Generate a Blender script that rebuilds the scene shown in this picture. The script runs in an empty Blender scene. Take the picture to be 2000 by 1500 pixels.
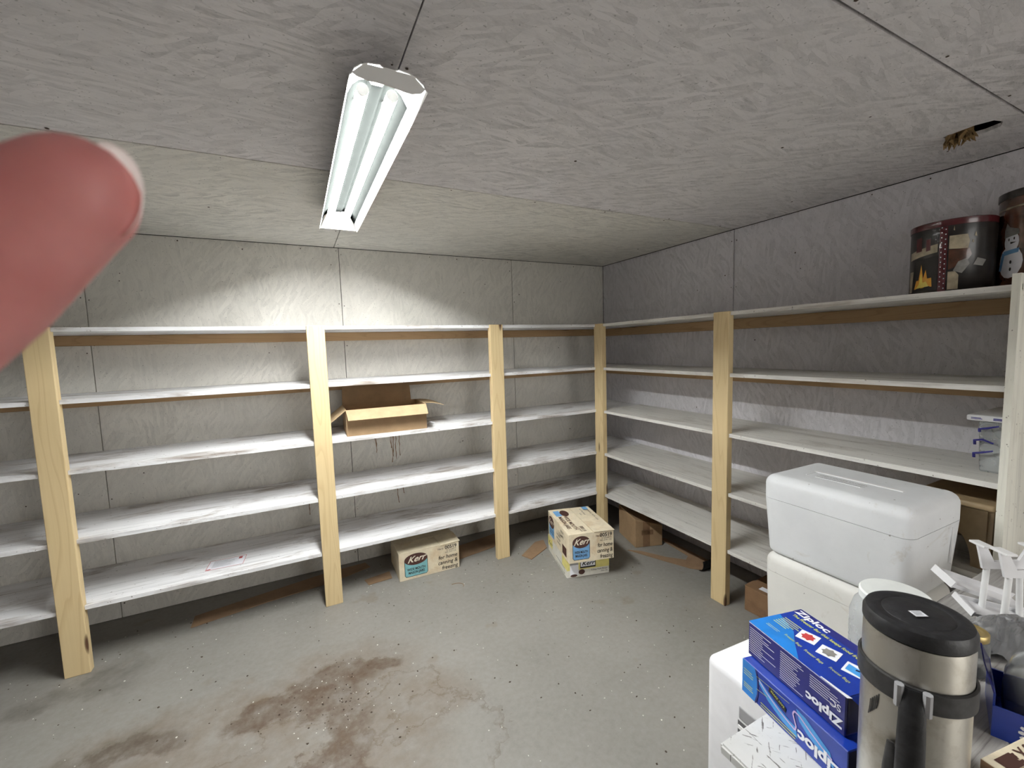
import bpy, bmesh, math, random
from mathutils import Vector, Matrix
random.seed(7)
sc = bpy.context.scene
COL = sc.collection

# ------------------------------------------------------------------ camera
CAM = Vector((-2.3714, -2.9457, 1.4035))
YAW, PITCH, ROLL, FPX = -0.4649, -0.0873, -0.031, 836.65
cy, sy, cp, sp, cr, sr = (math.cos(YAW), math.sin(YAW), math.cos(PITCH), math.sin(PITCH), math.cos(ROLL), math.sin(ROLL))
FWD = Vector((-sy*cp, cy*cp, sp)); R0 = Vector((cy, sy, 0)); U0 = R0.cross(FWD)
RIGHT = cr*R0 + sr*U0; UP = -sr*R0 + cr*U0
cam = bpy.data.cameras.new('camera'); cam.sensor_width = 36; cam.lens = FPX*36/2000
cam.clip_start = 0.01; cam.clip_end = 50
cam.dof.use_dof = True; cam.dof.focus_distance = 2.2; cam.dof.aperture_fstop = 14
co = bpy.data.objects.new('camera', cam); COL.objects.link(co)
m = Matrix((RIGHT, UP, -FWD)).transposed().to_4x4(); m.translation = CAM
co.matrix_world = m
sc.camera = co

# ------------------------------------------------------------------ world, exposure (light: the shop light, and sky through an unseen doorway inferred behind the camera)
w = bpy.data.worlds.new('world'); sc.world = w; w.use_nodes = True
w.node_tree.nodes['Background'].inputs[0].default_value = (1.0, .985, .95, 1)   # overcast sky, seen only through the open doorway behind the camera
w.node_tree.nodes['Background'].inputs[1].default_value = 4.4
DOOR = (-1.62, -.62, 2.0)      # doorway in the front wall: x range and height
pl_ = bpy.data.lights.new('doorway_portal', 'AREA'); pl_.shape = 'RECTANGLE'; pl_.size = DOOR[1]-DOOR[0]; pl_.size_y = DOOR[2]; pl_.cycles.is_portal = True
po_ = bpy.data.objects.new('doorway_portal', pl_); COL.objects.link(po_)
po_.location = ((DOOR[0]+DOOR[1])/2, -4.268-.06, DOOR[2]/2); po_.rotation_euler = (math.pi/2, 0, 0)
sc.view_settings.view_transform = 'Standard'; sc.view_settings.look = 'None'
sc.view_settings.gamma = 1; sc.view_settings.use_curve_mapping = False
sc.view_settings.exposure = 0.12
sc.cycles.max_bounces = 7; sc.cycles.diffuse_bounces = 4; sc.cycles.glossy_bounces = 3
sc.cycles.use_adaptive_sampling = True; sc.cycles.adaptive_threshold = .08; sc.cycles.adaptive_min_samples = 16
sc.cycles.transmission_bounces = 6; sc.cycles.transparent_max_bounces = 8
sc.cycles.caustics_reflective = False; sc.cycles.caustics_refractive = False
sc.cycles.use_denoising = True
TUBE = 290.0

# ------------------------------------------------------------------ materials
def nt(name):
    mt = bpy.data.materials.new(name); mt.use_nodes = True
    t = mt.node_tree; b = t.nodes['Principled BSDF']
    return mt, t, b
def N(t, typ, **kw):
    n = t.nodes.new(typ)
    for k, v in kw.items():
        if k.startswith('i_'):
            key = k[2:]
            n.inputs[int(key) if key.isdigit() else key.replace('_', ' ')].default_value = v
        else: setattr(n, k, v)
    return n
def L(t, a, b): t.links.new(a, b)
def coords(t, axes='xyz', scale=(1, 1, 1), rot=(0, 0, 0)):
    tc = N(t, 'ShaderNodeTexCoord'); out = tc.outputs['Object']
    if axes != 'xyz':
        s = N(t, 'ShaderNodeSeparateXYZ'); c = N(t, 'ShaderNodeCombineXYZ'); L(t, out, s.inputs[0])
        for i, a in enumerate(axes): L(t, s.outputs['xyz'.index(a)], c.inputs[i])
        out = c.outputs[0]
    mp = N(t, 'ShaderNodeMapping'); mp.inputs['Scale'].default_value = scale; mp.inputs['Rotation'].default_value = rot
    L(t, out, mp.inputs[0]); return mp.outputs[0]
def ramp(t, fac, stops):
    r = N(t, 'ShaderNodeValToRGB'); e = r.color_ramp.elements
    while len(e) < len(stops): e.new(0.5)
    for el, (p, c) in zip(e, stops):
        el.position = p; el.color = (*c, 1) if len(c) == 3 else c
    L(t, fac, r.inputs[0]); return r.outputs[0]
def g(v): return (v, v, v)
def mix(t, fac, a, b, mode='MIX'):
    n = N(t, 'ShaderNodeMix', data_type='RGBA', blend_type=mode)
    if isinstance(fac, (int, float)): n.inputs[0].default_value = fac
    else: L(t, fac, n.inputs[0])
    for sock, v in ((n.inputs[6], a), (n.inputs[7], b)):
        if isinstance(v, tuple): sock.default_value = (*v, 1) if len(v) == 3 else v
        else: L(t, v, sock)
    return n.outputs[2]
def noise(t, vec, scale, detail=4, rough=.55, dist=0):
    n = N(t, 'ShaderNodeTexNoise'); n.inputs['Scale'].default_value = scale; n.inputs['Detail'].default_value = detail
    n.inputs['Roughness'].default_value = rough; n.inputs['Distortion'].default_value = dist
    L(t, vec, n.inputs['Vector']); return n.outputs['Fac']
def math_(t, op, a, b=0.0):
    n = N(t, 'ShaderNodeMath', operation=op)
    for s, v in ((n.inputs[0], a), (n.inputs[1], b)):
        if isinstance(v, (int, float)): s.default_value = v
        else: L(t, v, s)
    return n.outputs[0]
def bump(t, b, h, strength=.3, dist=.01):
    n = N(t, 'ShaderNodeBump'); n.inputs['Strength'].default_value = strength; n.inputs['Distance'].default_value = dist
    L(t, h, n.inputs['Height']); L(t, n.outputs[0], b.inputs['Normal'])

def plain(name, c, rough=.55, metal=0, var=.12, scale=25, bumpy=0, coat=0):
    mt, t, b = nt(name); v = coords(t)
    f = noise(t, v, scale, 4)
    lo = tuple(x*(1-var) for x in c); hi = tuple(min(1, x*(1+var)) for x in c)
    L(t, ramp(t, f, [(.3, lo), (.7, hi)]), b.inputs['Base Color'])
    b.inputs['Roughness'].default_value = rough; b.inputs['Metallic'].default_value = metal
    if coat: b.inputs['Coat Weight'].default_value = coat
    if bumpy: bump(t, b, f, bumpy, .003)
    return mt

def osb(name, axes, tint, dark=1.0, streak='h', lo=.58):
    mt, t, b = nt(name)
    v = coords(t, axes)
    wob = N(t, 'ShaderNodeTexNoise'); wob.inputs['Scale'].default_value = 3.0; wob.inputs['Detail'].default_value = 3; L(t, v, wob.inputs['Vector'])
    ad = N(t, 'ShaderNodeVectorMath', operation='MULTIPLY_ADD'); ad.inputs[1].default_value = (.05, .05, 0); L(t, wob.outputs['Color'], ad.inputs[0]); L(t, v, ad.inputs[2])
    vv = ad.outputs[0]
    cols = []; edges = []
    for rot, sx, sy_, sc_ in ((.12, 1, 5.0, 15), (-.6, 1, 4.0, 17)):
        mp = N(t, 'ShaderNodeMapping', vector_type='TEXTURE'); mp.inputs['Rotation'].default_value = (0, 0, rot if streak == 'h' else rot+1.57); mp.inputs['Scale'].default_value = (1/sx, 1/sy_, 1)
        L(t, vv, mp.inputs[0])
        vo = N(t, 'ShaderNodeTexVoronoi', voronoi_dimensions='2D'); vo.inputs['Scale'].default_value = sc_; L(t, mp.outputs[0], vo.inputs['Vector'])
        sep = N(t, 'ShaderNodeSeparateColor'); L(t, vo.outputs['Color'], sep.inputs[0]); cols.append(sep.outputs[0])
        ve = N(t, 'ShaderNodeTexVoronoi', feature='DISTANCE_TO_EDGE', voronoi_dimensions='2D'); ve.inputs['Scale'].default_value = sc_; L(t, mp.outputs[0], ve.inputs['Vector']); edges.append(ve.outputs['Distance'])
    sel = noise(t, v, 6, 2)
    pick = ramp(t, sel, [(.44, g(0)), (.52, g(1))])
    a = mix(t, pick, cols[0], cols[1])
    fm = N(t, 'ShaderNodeMapping', vector_type='TEXTURE'); fm.inputs['Rotation'].default_value = (0, 0, .15 if streak == 'h' else 1.62); fm.inputs['Scale'].default_value = (1, 1/3.2, 1); L(t, vv, fm.inputs[0])
    fine = noise(t, fm.outputs[0], 24, 6, .85, .3)
    big = noise(t, v, 1.7, 2, .6)
    h = mix(t, .76, a, fine)
    base = ramp(t, h, [(.28, tuple(lo*x for x in tint)), (.42, tuple((.55+.45*lo)*x for x in tint)), (.58, tint)])
    base = mix(t, ramp(t, big, [(.35, g(.5)), (.65, g(0))]), base, tuple(.82*x*dark for x in tint), 'MIX')
    ed = mix(t, pick, edges[0], edges[1])
    crack = ramp(t, ed, [(.0, g(1)), (.03, g(0))])
    gate = ramp(t, fine, [(.5, g(0)), (.62, g(.9))])
    cm = math_(t, 'MULTIPLY', crack, gate)
    base = mix(t, cm, base, tuple(.25*x for x in tint))
    spk = ramp(t, noise(t, v, 120, 1, .5), [(.70, g(0)), (.76, g(.7))])
    base = mix(t, spk, base, tuple(.38*x for x in tint))
    L(t, base, b.inputs['Base Color']); b.inputs['Roughness'].default_value = .8
    bump(t, b, noise(t, v, 30, 2), .25, .004)
    return mt

def wood(name, axis, c1, c2, ring=26, knots=True, rough=.55):
    """pine board whose grain runs along axis (object coordinates)"""
    mt, t, b = nt(name)
    order = {'x': 'xyz', 'y': 'yxz', 'z': 'zxy'}[axis]
    v = coords(t, order)
    s = N(t, 'ShaderNodeMapping'); s.inputs['Scale'].default_value = (.55, 6, 6); L(t, v, s.inputs[0])
    n1 = noise(t, s.outputs[0], 1.3, 2, .4, .2)
    rings = math_(t, 'FRACT', math_(t, 'MULTIPLY', n1, ring))
    band = ramp(t, rings, [(0, g(.15)), (.65, g(0)), (.93, g(1)), (1, g(.15))])
    s2 = N(t, 'ShaderNodeMapping'); s2.inputs['Scale'].default_value = (3, 130, 130); L(t, v, s2.inputs[0])
    fib = noise(t, s2.outputs[0], 1, 3)
    col = mix(t, math_(t, 'MULTIPLY', band, .45), c1, c2)
    col = mix(t, math_(t, 'MULTIPLY', fib, .25), col, c2)
    big = noise(t, v, 2.3, 2)
    col = mix(t, ramp(t, big, [(.4, g(0)), (.75, g(.35))]), col, tuple(.75*x for x in c1))
    if knots:
        s3 = N(t, 'ShaderNodeMapping'); s3.inputs['Scale'].default_value = (2.1, 9, 9); L(t, v, s3.inputs[0])
        vo = N(t, 'ShaderNodeTexVoronoi'); vo.inputs['Scale'].default_value = 1.0; L(t, s3.outputs[0], vo.inputs['Vector'])
        k = ramp(t, vo.outputs['Distance'], [(.05, g(1)), (.085, g(.6)), (.11, g(0))])
        col = mix(t, k, col, (.10, .045, .02))
    L(t, col, b.inputs['Base Color']); b.inputs['Roughness'].default_value = rough
    bump(t, b, fib, .12, .002)
    return mt

def painted(name, axis, c=(.80, .80, .80), dirt=(.30, .24, .18), amount=.5, cutlo=.56):
    """white painted board, brush grain along axis, brown dirt"""
    mt, t, b = nt(name)
    order = {'x': 'xyz', 'y': 'yxz', 'z': 'zxy'}[axis]
    v = coords(t, order)
    s = N(t, 'ShaderNodeMapping'); s.inputs['Scale'].default_value = (1.2, 26, 26); L(t, v, s.inputs[0])
    gr = noise(t, s.outputs[0], 2.2, 5, .65, .3)
    col = ramp(t, gr, [(.3, tuple(.74*x for x in c)), (.48, c), (.7, tuple(min(1, 1.06*x) for x in c))])
    s2 = N(t, 'ShaderNodeMapping'); s2.inputs['Scale'].default_value = (1, 3.2, 3.2); L(t, v, s2.inputs[0])
    d = math_(t, 'MULTIPLY', ramp(t, noise(t, s2.outputs[0], 2.6, 5, .65, .4), [(cutlo, g(0)), (cutlo+.16, g(1))]), ramp(t, noise(t, s.outputs[0], 3, 4), [(.35, g(.25)), (.6, g(1))]))
    col = mix(t, math_(t, 'MULTIPLY', d, amount), col, dirt)
    sp_ = ramp(t, noise(t, v, 75, 2), [(.69, g(0)), (.74, g(.8))])
    col = mix(t, sp_, col, (.16, .13, .11))
    L(t, col, b.inputs['Base Color']); b.inputs['Roughness'].default_value = .6
    bump(t, b, gr, .2, .002)
    return mt

def concrete():
    mt, t, b = nt('concrete_floor')
    v = coords(t)
    f1 = noise(t, v, 2.2, 6, .6); f2 = noise(t, v, 45, 5, .65)
    col = mix(t, .35, ramp(t, f1, [(.3, (.205, .195, .175)), (.7, (.28, .267, .245))]), ramp(t, f2, [(.3, (.19, .18, .163)), (.7, (.305, .292, .269))]))
    # water stains: blobs with ragged noise outlines and a darker rim
    wob = N(t, 'ShaderNodeTexNoise'); wob.inputs['Scale'].default_value = 4.5; wob.inputs['Detail'].default_value = 7; wob.inputs['Roughness'].default_value = .65; L(t, v, wob.inputs['Vector'])
    ad = N(t, 'ShaderNodeVectorMath', operation='MULTIPLY_ADD'); ad.inputs[1].default_value = (.42, .42, 0); L(t, wob.outputs['Color'], ad.inputs[0])
    off = N(t, 'ShaderNodeVectorMath', operation='ADD'); off.inputs[1].default_value = (-.21, -.21, 0); L(t, v, off.inputs[0]); L(t, off.outputs[0], ad.inputs[2])
    def blob(x, y, r, sx=1, sy=1):
        d = N(t, 'ShaderNodeVectorMath', operation='SUBTRACT'); d.inputs[1].default_value = (x, y, 0); L(t, ad.outputs[0], d.inputs[0])
        q = N(t, 'ShaderNodeVectorMath', operation='MULTIPLY'); q.inputs[1].default_value = (1/(r*sx), 1/(r*sy), 0); L(t, d.outputs[0], q.inputs[0])
        l = N(t, 'ShaderNodeVectorMath', operation='LENGTH'); L(t, q.outputs[0], l.inputs[0])
        return l.outputs['Value']
    def union(ls):
        o = ls[0]
        for x in ls[1:]: o = math_(t, 'MINIMUM', o, x)
        return o
    patch = ramp(t, noise(t, v, 9, 6, .7), [(.36, g(.25)), (.62, g(1))])
    # pale tan halo across the wet area
    halo = union([blob(-2.45, -1.12, .42, 1.5, .8), blob(-2.75, -1.12, .33, 1.3, .7), blob(-2.2, -1.45, .36), blob(-3.0, -1.05, .26, 1.2, .7), blob(-1.97, -1.35, .22)])
    col = mix(t, math_(t, 'MULTIPLY', ramp(t, halo, [(.6, g(.6)), (1.05, g(0))]), patch), col, (.16, .12, .078))
    # strong brown core and its run towards the camera
    core = union([blob(-2.34, -1.08, .17, 1.3, .75), blob(-2.16, -1.05, .11, 1.4, .6), blob(-2.27, -1.27, .11, .8, 1.4), blob(-2.28, -1.48, .11, .8, 1.5), blob(-2.55, -1.12, .15, 1.4, .6), blob(-2.42, -1.42, .10, 1.5, .5), blob(-3.0, -1.06, .13, 1.5, .6)])
    col = mix(t, math_(t, 'MULTIPLY', ramp(t, core, [(.7, g(.85)), (1.05, g(0))]), patch), col, (.085, .052, .03))
    # ring edges of dried puddles
    rg = blob(-2.06, -1.32, .21, .95, .8); rg2 = blob(-2.0, -1.55, .27, .9, .8); rg3 = blob(-2.5, -1.34, .2, 1.2, .7)
    for r_, s_ in ((rg, .75), (rg2, .6), (rg3, .65)):
        col = mix(t, math_(t, 'MULTIPLY', ramp(t, r_, [(.9, g(0)), (.99, g(s_)), (1.03, g(s_)), (1.1, g(0))]), patch), col, (.11, .075, .045))
    dk = union([blob(-3.03, -1.04, .17, 1.6, .55), blob(-3.3, -.62, .22, 1.6, .5), blob(-3.18, -.5, .16)])
    col = mix(t, math_(t, 'MULTIPLY', ramp(t, dk, [(.4, g(.55)), (1.0, g(0))]), patch), col, (.09, .08, .062))
    small = ramp(t, noise(t, v, 5.5, 3, .5), [(.66, g(0)), (.72, g(.35))])
    col = mix(t, small, col, (.17, .13, .09))
    spk = ramp(t, noise(t, v, 90, 2), [(.70, g(0)), (.76, g(.6))])
    col = mix(t, spk, col, (.15, .14, .13))
    L(t, col, b.inputs['Base Color']); b.inputs['Roughness'].default_value = .62
    bump(t, b, mix(t, .5, f1, f2), .18, .006)
    return mt

def cardboard(name, c, stain=None):
    mt, t, b = nt(name); v = coords(t)
    f = noise(t, v, 18, 5, .6); f2 = noise(t, v, 160, 2)
    col = ramp(t, f, [(.3, tuple(.82*x for x in c)), (.7, c)])
    if stain: col = mix(t, ramp(t, noise(t, v, 7, 5, .65, .5), [(.52, g(0)), (.7, g(.7))]), col, stain)
    col = mix(t, ramp(t, f2, [(.5, g(0)), (.8, g(.25))]), col, tuple(.6*x for x in c))
    L(t, col, b.inputs['Base Color']); b.inputs['Roughness'].default_value = .8
    bump(t, b, f, .15, .003)
    return mt

def glass(name, tint=(.95, .97, .97), rough=.04, haze=.12):
    mt, t, b = nt(name)
    b.inputs['Base Color'].default_value = (*tint, 1); b.inputs['Transmission Weight'].default_value = 1-haze
    v = coords(t); f = noise(t, v, 30, 3)
    L(t, ramp(t, f, [(.3, g(rough)), (.7, g(rough*2.5))]), b.inputs['Roughness']); b.inputs['IOR'].default_value = 1.15
    return mt

M = {}
M['ceil'] = osb('painted_strand_board_ceiling', 'xyz', (.85, .825, .835))
M['ceil_y'] = osb('painted_strand_board_ceiling_warm', 'xyz', (.84, .82, .765))
M['wall_b'] = osb('painted_strand_board_back', 'xzy', (.80, .775, .715), streak='v', lo=.76)
M['wall_r'] = osb('painted_strand_board_right', 'yzx', (.77, .75, .785), streak='v', lo=.66)
M['gap'] = plain('dark_cavity', (.03, .028, .025), .9)
M['floor'] = concrete()
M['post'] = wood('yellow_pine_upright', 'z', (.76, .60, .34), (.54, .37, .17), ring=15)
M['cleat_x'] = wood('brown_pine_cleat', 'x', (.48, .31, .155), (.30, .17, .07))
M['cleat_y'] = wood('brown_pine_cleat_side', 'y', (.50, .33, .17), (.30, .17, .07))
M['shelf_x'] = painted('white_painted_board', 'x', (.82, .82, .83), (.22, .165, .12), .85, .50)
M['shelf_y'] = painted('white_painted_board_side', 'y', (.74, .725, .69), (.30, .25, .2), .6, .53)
M['panelw'] = painted('cream_painted_plywood', 'z', (.80, .79, .70), amount=.25, cutlo=.6)
M['card'] = cardboard('brown_cardboard', (.42, .28, .155))
M['card_in'] = cardboard('light_inner_cardboard', (.52, .38, .22))
M['card_d'] = cardboard('dark_brown_cardboard', (.27, .155, .08), (.14, .075, .04))
M['strip'] = cardboard('floor_cardboard', (.30, .19, .11), (.2, .12, .07))
M['kerr'] = cardboard('aged_cream_carton', (.83, .73, .54), (.60, .42, .23))
M['kerr_w'] = cardboard('white_and_yellow_carton', (.82, .80, .72), (.72, .66, .5))
M['white'] = plain('white_enamel', (.86, .86, .86), .35, var=.03)
M['wplastic'] = plain('white_plastic', (.80, .80, .82), .35, var=.04)
M['dkgrey'] = plain('dark_slot_grey', (.12, .12, .125), .6)
M['grey'] = plain('mid_grey_print', (.35, .35, .36), .6)
M['black'] = plain('black_plastic', (.018, .018, .02), .45, var=.4, scale=120, bumpy=.2)
M['black2'] = plain('worn_black_plastic', (.035, .034, .034), .5, var=.4, scale=80)
M['brownp'] = plain('dark_brown_print', (.075, .03, .022), .7)
M['ink'] = plain('black_print', (.025, .022, .02), .7)
M['teal'] = plain('teal_print', (.22, .50, .53), .7)
M['sky'] = plain('blue_print', (.17, .38, .66), .7)
M['cream'] = plain('cream_print', (.80, .74, .60), .7)
M['yellow'] = plain('pale_yellow_print', (.78, .70, .24), .7)
M['ylw'] = plain('yellow_green_print', (.66, .70, .16), .5)
M['red'] = plain('red_print', (.5, .05, .05), .6)
M['navy'] = plain('navy_carton', (.022, .026, .19), .32, var=.15, scale=8, coat=.3)
M['navyd'] = plain('deep_navy_carton', (.008, .009, .045), .4, var=.15)
M['pblue'] = plain('royal_blue_print', (.012, .045, .36), .28, coat=.3)
M['azure'] = plain('azure_print', (.02, .22, .68), .28, coat=.3)
M['cyan'] = plain('light_blue_print', (.07, .33, .74), .3)
M['pink'] = plain('pink_print', (.62, .46, .74), .4)
M['pwhite'] = plain('white_print', (.86, .87, .92), .5, var=.03)
M['tan'] = plain('tan_plastic', (.42, .31, .18), .45)
M['gold'] = plain('dull_gold_metal', (.55, .42, .18), .4, metal=.75)
M['tintop'] = plain('maroon_tin', (.085, .012, .016), .25, coat=.4)
M['tindark'] = plain('dark_picture_tin', (.02, .016, .014), .3, var=.6, scale=30, coat=.12)
M['tinbrown'] = plain('brown_picture_tin', (.10, .04, .022), .25, var=.6, scale=25, coat=.5)
M['flame'] = plain('flame_print', (.80, .38, .03), .3); M['flame2'] = plain('flame_yellow_print', (.85, .7, .12), .3)
M['beige'] = plain('beige_print', (.42, .36, .25), .4, var=.3, scale=40)
M['greyp'] = plain('grey_print', (.25, .24, .22), .4, var=.3, scale=40)
M['insul'] = plain('brown_insulation', (.22, .14, .06), .95, var=.5, scale=60, bumpy=.8)
M['flake'] = plain('pale_paint_flake', (.68, .66, .60), .8)
M['chip'] = plain('dark_debris', (.07, .05, .035), .9)
M['glass'] = glass('clear_glass'); M['milky'] = glass('hazy_clear_plastic', (.93, .95, .95), .16, .35)
M['bag'] = glass('clear_plastic_bag', (.96, .96, .97), .06, .08)
M['jarblue'] = plain('clouded_lid_plastic', (.72, .74, .72), .35, var=.05)
M['orange'] = plain('orange_sticker', (.85, .42, .08), .6)
M['purp'] = plain('dark_blue_clip', (.04, .035, .26), .4)

def foam(name, c):
    mt, t, b = nt(name); v = coords(t)
    vo = N(t, 'ShaderNodeTexVoronoi'); vo.inputs['Scale'].default_value = 190; L(t, v, vo.inputs['Vector'])
    f = noise(t, v, 5, 5, .6)
    col = ramp(t, f, [(.35, tuple(.93*x for x in c)), (.6, c)])
    d = ramp(t, noise(t, v, 8, 6, .7, .8), [(.60, g(0)), (.72, g(.45))])
    col = mix(t, d, col, (.50, .44, .34))
    sp_ = ramp(t, noise(t, v, 55, 2), [(.73, g(0)), (.77, g(.7))]); col = mix(t, sp_, col, (.16, .13, .11))
    L(t, col, b.inputs['Base Color']); b.inputs['Roughness'].default_value = .6
    b.inputs['Subsurface Weight'].default_value = .0
    bump(t, b, vo.outputs['Distance'], .08, .002)
    return mt
M['foam'] = foam('white_foam', (.80, .82, .84)); M['foam2'] = foam('aged_white_foam', (.78, .775, .74))

def scratched():
    mt, t, b = nt('scratched_white_board'); v = coords(t)
    col = ramp(t, noise(t, v, 9, 5), [(.3, (.62, .62, .60)), (.65, (.74, .74, .73))])
    for rot, s in ((.6, 1), (-.9, 1.3), (1.5, .8)):
        mp = N(t, 'ShaderNodeMapping', vector_type='TEXTURE'); mp.inputs['Rotation'].default_value = (0, 0, rot); mp.inputs['Scale'].default_value = (1/(14*s), 1/(130*s), 1); L(t, v, mp.inputs[0])
        f = noise(t, mp.outputs[0], 1.6, 3, .6)
        col = mix(t, ramp(t, f, [(.645, g(0)), (.67, g(.9))]), col, (.10, .09, .08))
    L(t, col, b.inputs['Base Color']); b.inputs['Roughness'].default_value = .5
    return mt
M['scratch'] = scratched()
def greywood():
    mt, t, b = nt('weathered_grey_wood'); v = coords(t)
    s = N(t, 'ShaderNodeMapping'); s.inputs['Scale'].default_value = (2, 75, 75); L(t, v, s.inputs[0])
    f = noise(t, s.outputs[0], 1.4, 5, .65)
    L(t, ramp(t, f, [(.3, (.10, .095, .09)), (.42, (.33, .315, .30)), (.7, (.46, .45, .43))]), b.inputs['Base Color']); b.inputs['Roughness'].default_value = .7
    bump(t, b, f, .3, .003)
    return mt
M['gwood'] = greywood()
def steel():
    mt, t, b = nt('brushed_steel'); v = coords(t)
    f = noise(t, v, 14, 6, .7, .4); f2 = noise(t, v, 300, 2)
    col = mix(t, ramp(t, f, [(.48, g(0)), (.66, g(.55))]), (.60, .58, .53), (.30, .26, .19))
    L(t, col, b.inputs['Base Color']); b.inputs['Metallic'].default_value = .95
    L(t, ramp(t, f2, [(.3, g(.30)), (.7, g(.42))]), b.inputs['Roughness'])
    return mt
M['steel'] = steel()
def skin():
    mt, t, b = nt('skin'); v = coords(t)
    col = ramp(t, noise(t, v, 60, 4), [(.3, (.60, .21, .205)), (.7, (.72, .30, .29))])
    L(t, col, b.inputs['Base Color']); b.inputs['Roughness'].default_value = .5
    b.inputs['Subsurface Weight'].default_value = .35; b.inputs['Subsurface Radius'].default_value = (.012, .004, .002); b.inputs['Subsurface Scale'].default_value = .5
    return mt
M['skin'] = skin(); M['nail'] = plain('finger_nail', (.93, .88, .84), .3, var=.03)
_t = M['nail'].node_tree; _tr = N(_t, 'ShaderNodeBsdfTranslucent'); _tr.inputs[0].default_value = (.98, .93, .9, 1); _mx = N(_t, 'ShaderNodeMixShader'); _mx.inputs[0].default_value = .7
L(_t, _t.nodes['Principled BSDF'].outputs[0], _mx.inputs[1]); L(_t, _tr.outputs[0], _mx.inputs[2]); L(_t, _mx.outputs[0], _t.nodes['Material Output'].inputs[0])
def emit(name, c, s):
    mt, t, b = nt(name)
    v = coords(t)
    L(t, ramp(t, noise(t, v, 2, 1), [(0, c), (1, c)]), b.inputs['Emission Color']); b.inputs['Emission Strength'].default_value = s
    b.inputs['Base Color'].default_value = (.9, .9, .9, 1)
    return mt
M['tube'] = emit('lit_fluorescent_tube', (.985, 1.0, .985), TUBE)
M['pan'] = plain('dark_metal_pan', (.0042, .0046, .0044), .6, var=.05)  # colour darkened far below the real pan so its lit strips read grey
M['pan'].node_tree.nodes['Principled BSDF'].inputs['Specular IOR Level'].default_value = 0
M['reflector'] = plain('white_enamel_reflector', (.90, .90, .88), .3, var=.01)

# ------------------------------------------------------------------ mesh helpers
def obj(name, bm, mat, parent=None, smooth=False, mods=None):
    me = bpy.data.meshes.new(name); bmesh.ops.recalc_face_normals(bm, faces=bm.faces); bm.to_mesh(me); bm.free()
    o = bpy.data.objects.new(name, me); COL.objects.link(o)
    for x in (mat if isinstance(mat, (list, tuple)) else [mat]): me.materials.append(M[x])
    if parent: o.parent = parent
    if smooth:
        for p in me.polygons: p.use_smooth = True
        me.set_sharp_from_angle(angle=math.radians(38))
    return o
def empty(name, loc=(0, 0, 0), rz=0, rot=None):
    o = bpy.data.objects.new(name, None); o.empty_display_size = .05; COL.objects.link(o)
    o.location = loc; o.rotation_euler = rot or (0, 0, rz); return o
def tag(o, label=None, cat=None, group=None, kind=None):
    if label: o['label'] = label
    if cat: o['category'] = cat
    if group: o['group'] = group
    if kind: o['kind'] = kind
    return o
def bxx(bm, lo, hi, bev=0, seg=2, mat=None):
    lo, hi = Vector(lo), Vector(hi)
    r = bmesh.ops.create_cube(bm, size=1)
    d = hi-lo; c = (hi+lo)/2
    for v in r['verts']: v.co = Vector((v.co.x*d.x, v.co.y*d.y, v.co.z*d.z))+c
    if bev:
        es = list({e for v in r['verts'] for e in v.link_edges})
        bmesh.ops.bevel(bm, geom=es, offset=bev, segments=seg, profile=.5, affect='EDGES')
    return bm
def box(name, lo, hi, mat, parent=None, bev=0.0, seg=2, smooth=False):
    return obj(name, bxx(bmesh.new(), lo, hi, bev, seg), mat, parent, smooth)
def prism(pts, dz, n=(0, 0, 1)):
    bm = bmesh.new(); n = Vector(n)*dz
    a = [bm.verts.new(Vector(p)) for p in pts]; b = [bm.verts.new(Vector(p)+n) for p in pts]
    bm.faces.new(a); bm.faces.new(b[::-1])
    for i in range(len(a)):
        j = (i+1) % len(a); bm.faces.new((a[i], b[i], b[j], a[j]))
    return bm
def lathe(prof, seg=40, c=(0, 0), cap0=True, cap1=True, arc=None, bm=None):
    bm = bm or bmesh.new(); rows = []
    full = arc is None; a0, a1 = arc or (0, 2*math.pi); n = seg if full else seg+1
    for r, z in prof:
        rows.append([bm.verts.new((c[0]+r*math.cos(a0+(a1-a0)*i/seg), c[1]+r*math.sin(a0+(a1-a0)*i/seg), z)) for i in range(n)])
    for p, q in zip(rows, rows[1:]):
        for i in range(n if full else n-1):
            j = (i+1) % n; bm.faces.new((p[i], p[j], q[j], q[i]))
    if full:
        if cap0: bm.faces.new(rows[0][::-1])
        if cap1: bm.faces.new(rows[-1])
    return bm
def tube(bm, pts, r, seg=10, caps=True, flat=1.0, upv=(0, 0, 1)):
    rows = []; pts = [Vector(p) for p in pts]; n = len(pts)
    rr = r if isinstance(r, (list, tuple)) else [r]*n
    for i, p in enumerate(pts):
        d = (pts[min(i+1, n-1)]-pts[max(i-1, 0)]).normalized()
        u = Vector(upv); s = d.cross(u)
        if s.length < 1e-4: s = d.cross(Vector((1, 0, 0)))
        s.normalize(); u = s.cross(d)
        rows.append([bm.verts.new(p+(s*math.cos(2*math.pi*k/seg)+u*flat*math.sin(2*math.pi*k/seg))*rr[i]) for k in range(seg)])
    for a, b in zip(rows, rows[1:]):
        for k in range(seg): bm.faces.new((a[k], a[(k+1) % seg], b[(k+1) % seg], b[k]))
    if caps: bm.faces.new(rows[0][::-1]); bm.faces.new(rows[-1])
    return bm
class Face:
    """a flat print frame on a surface: origin o, right r, up u"""
    def __init__(s, o, r, u): s.o, s.r, s.u = Vector(o), Vector(r).normalized(), Vector(u).normalized(); s.n = s.r.cross(s.u)
    def p(s, a, b, h=.0006): return s.o+s.r*a+s.u*b+s.n*h
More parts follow.
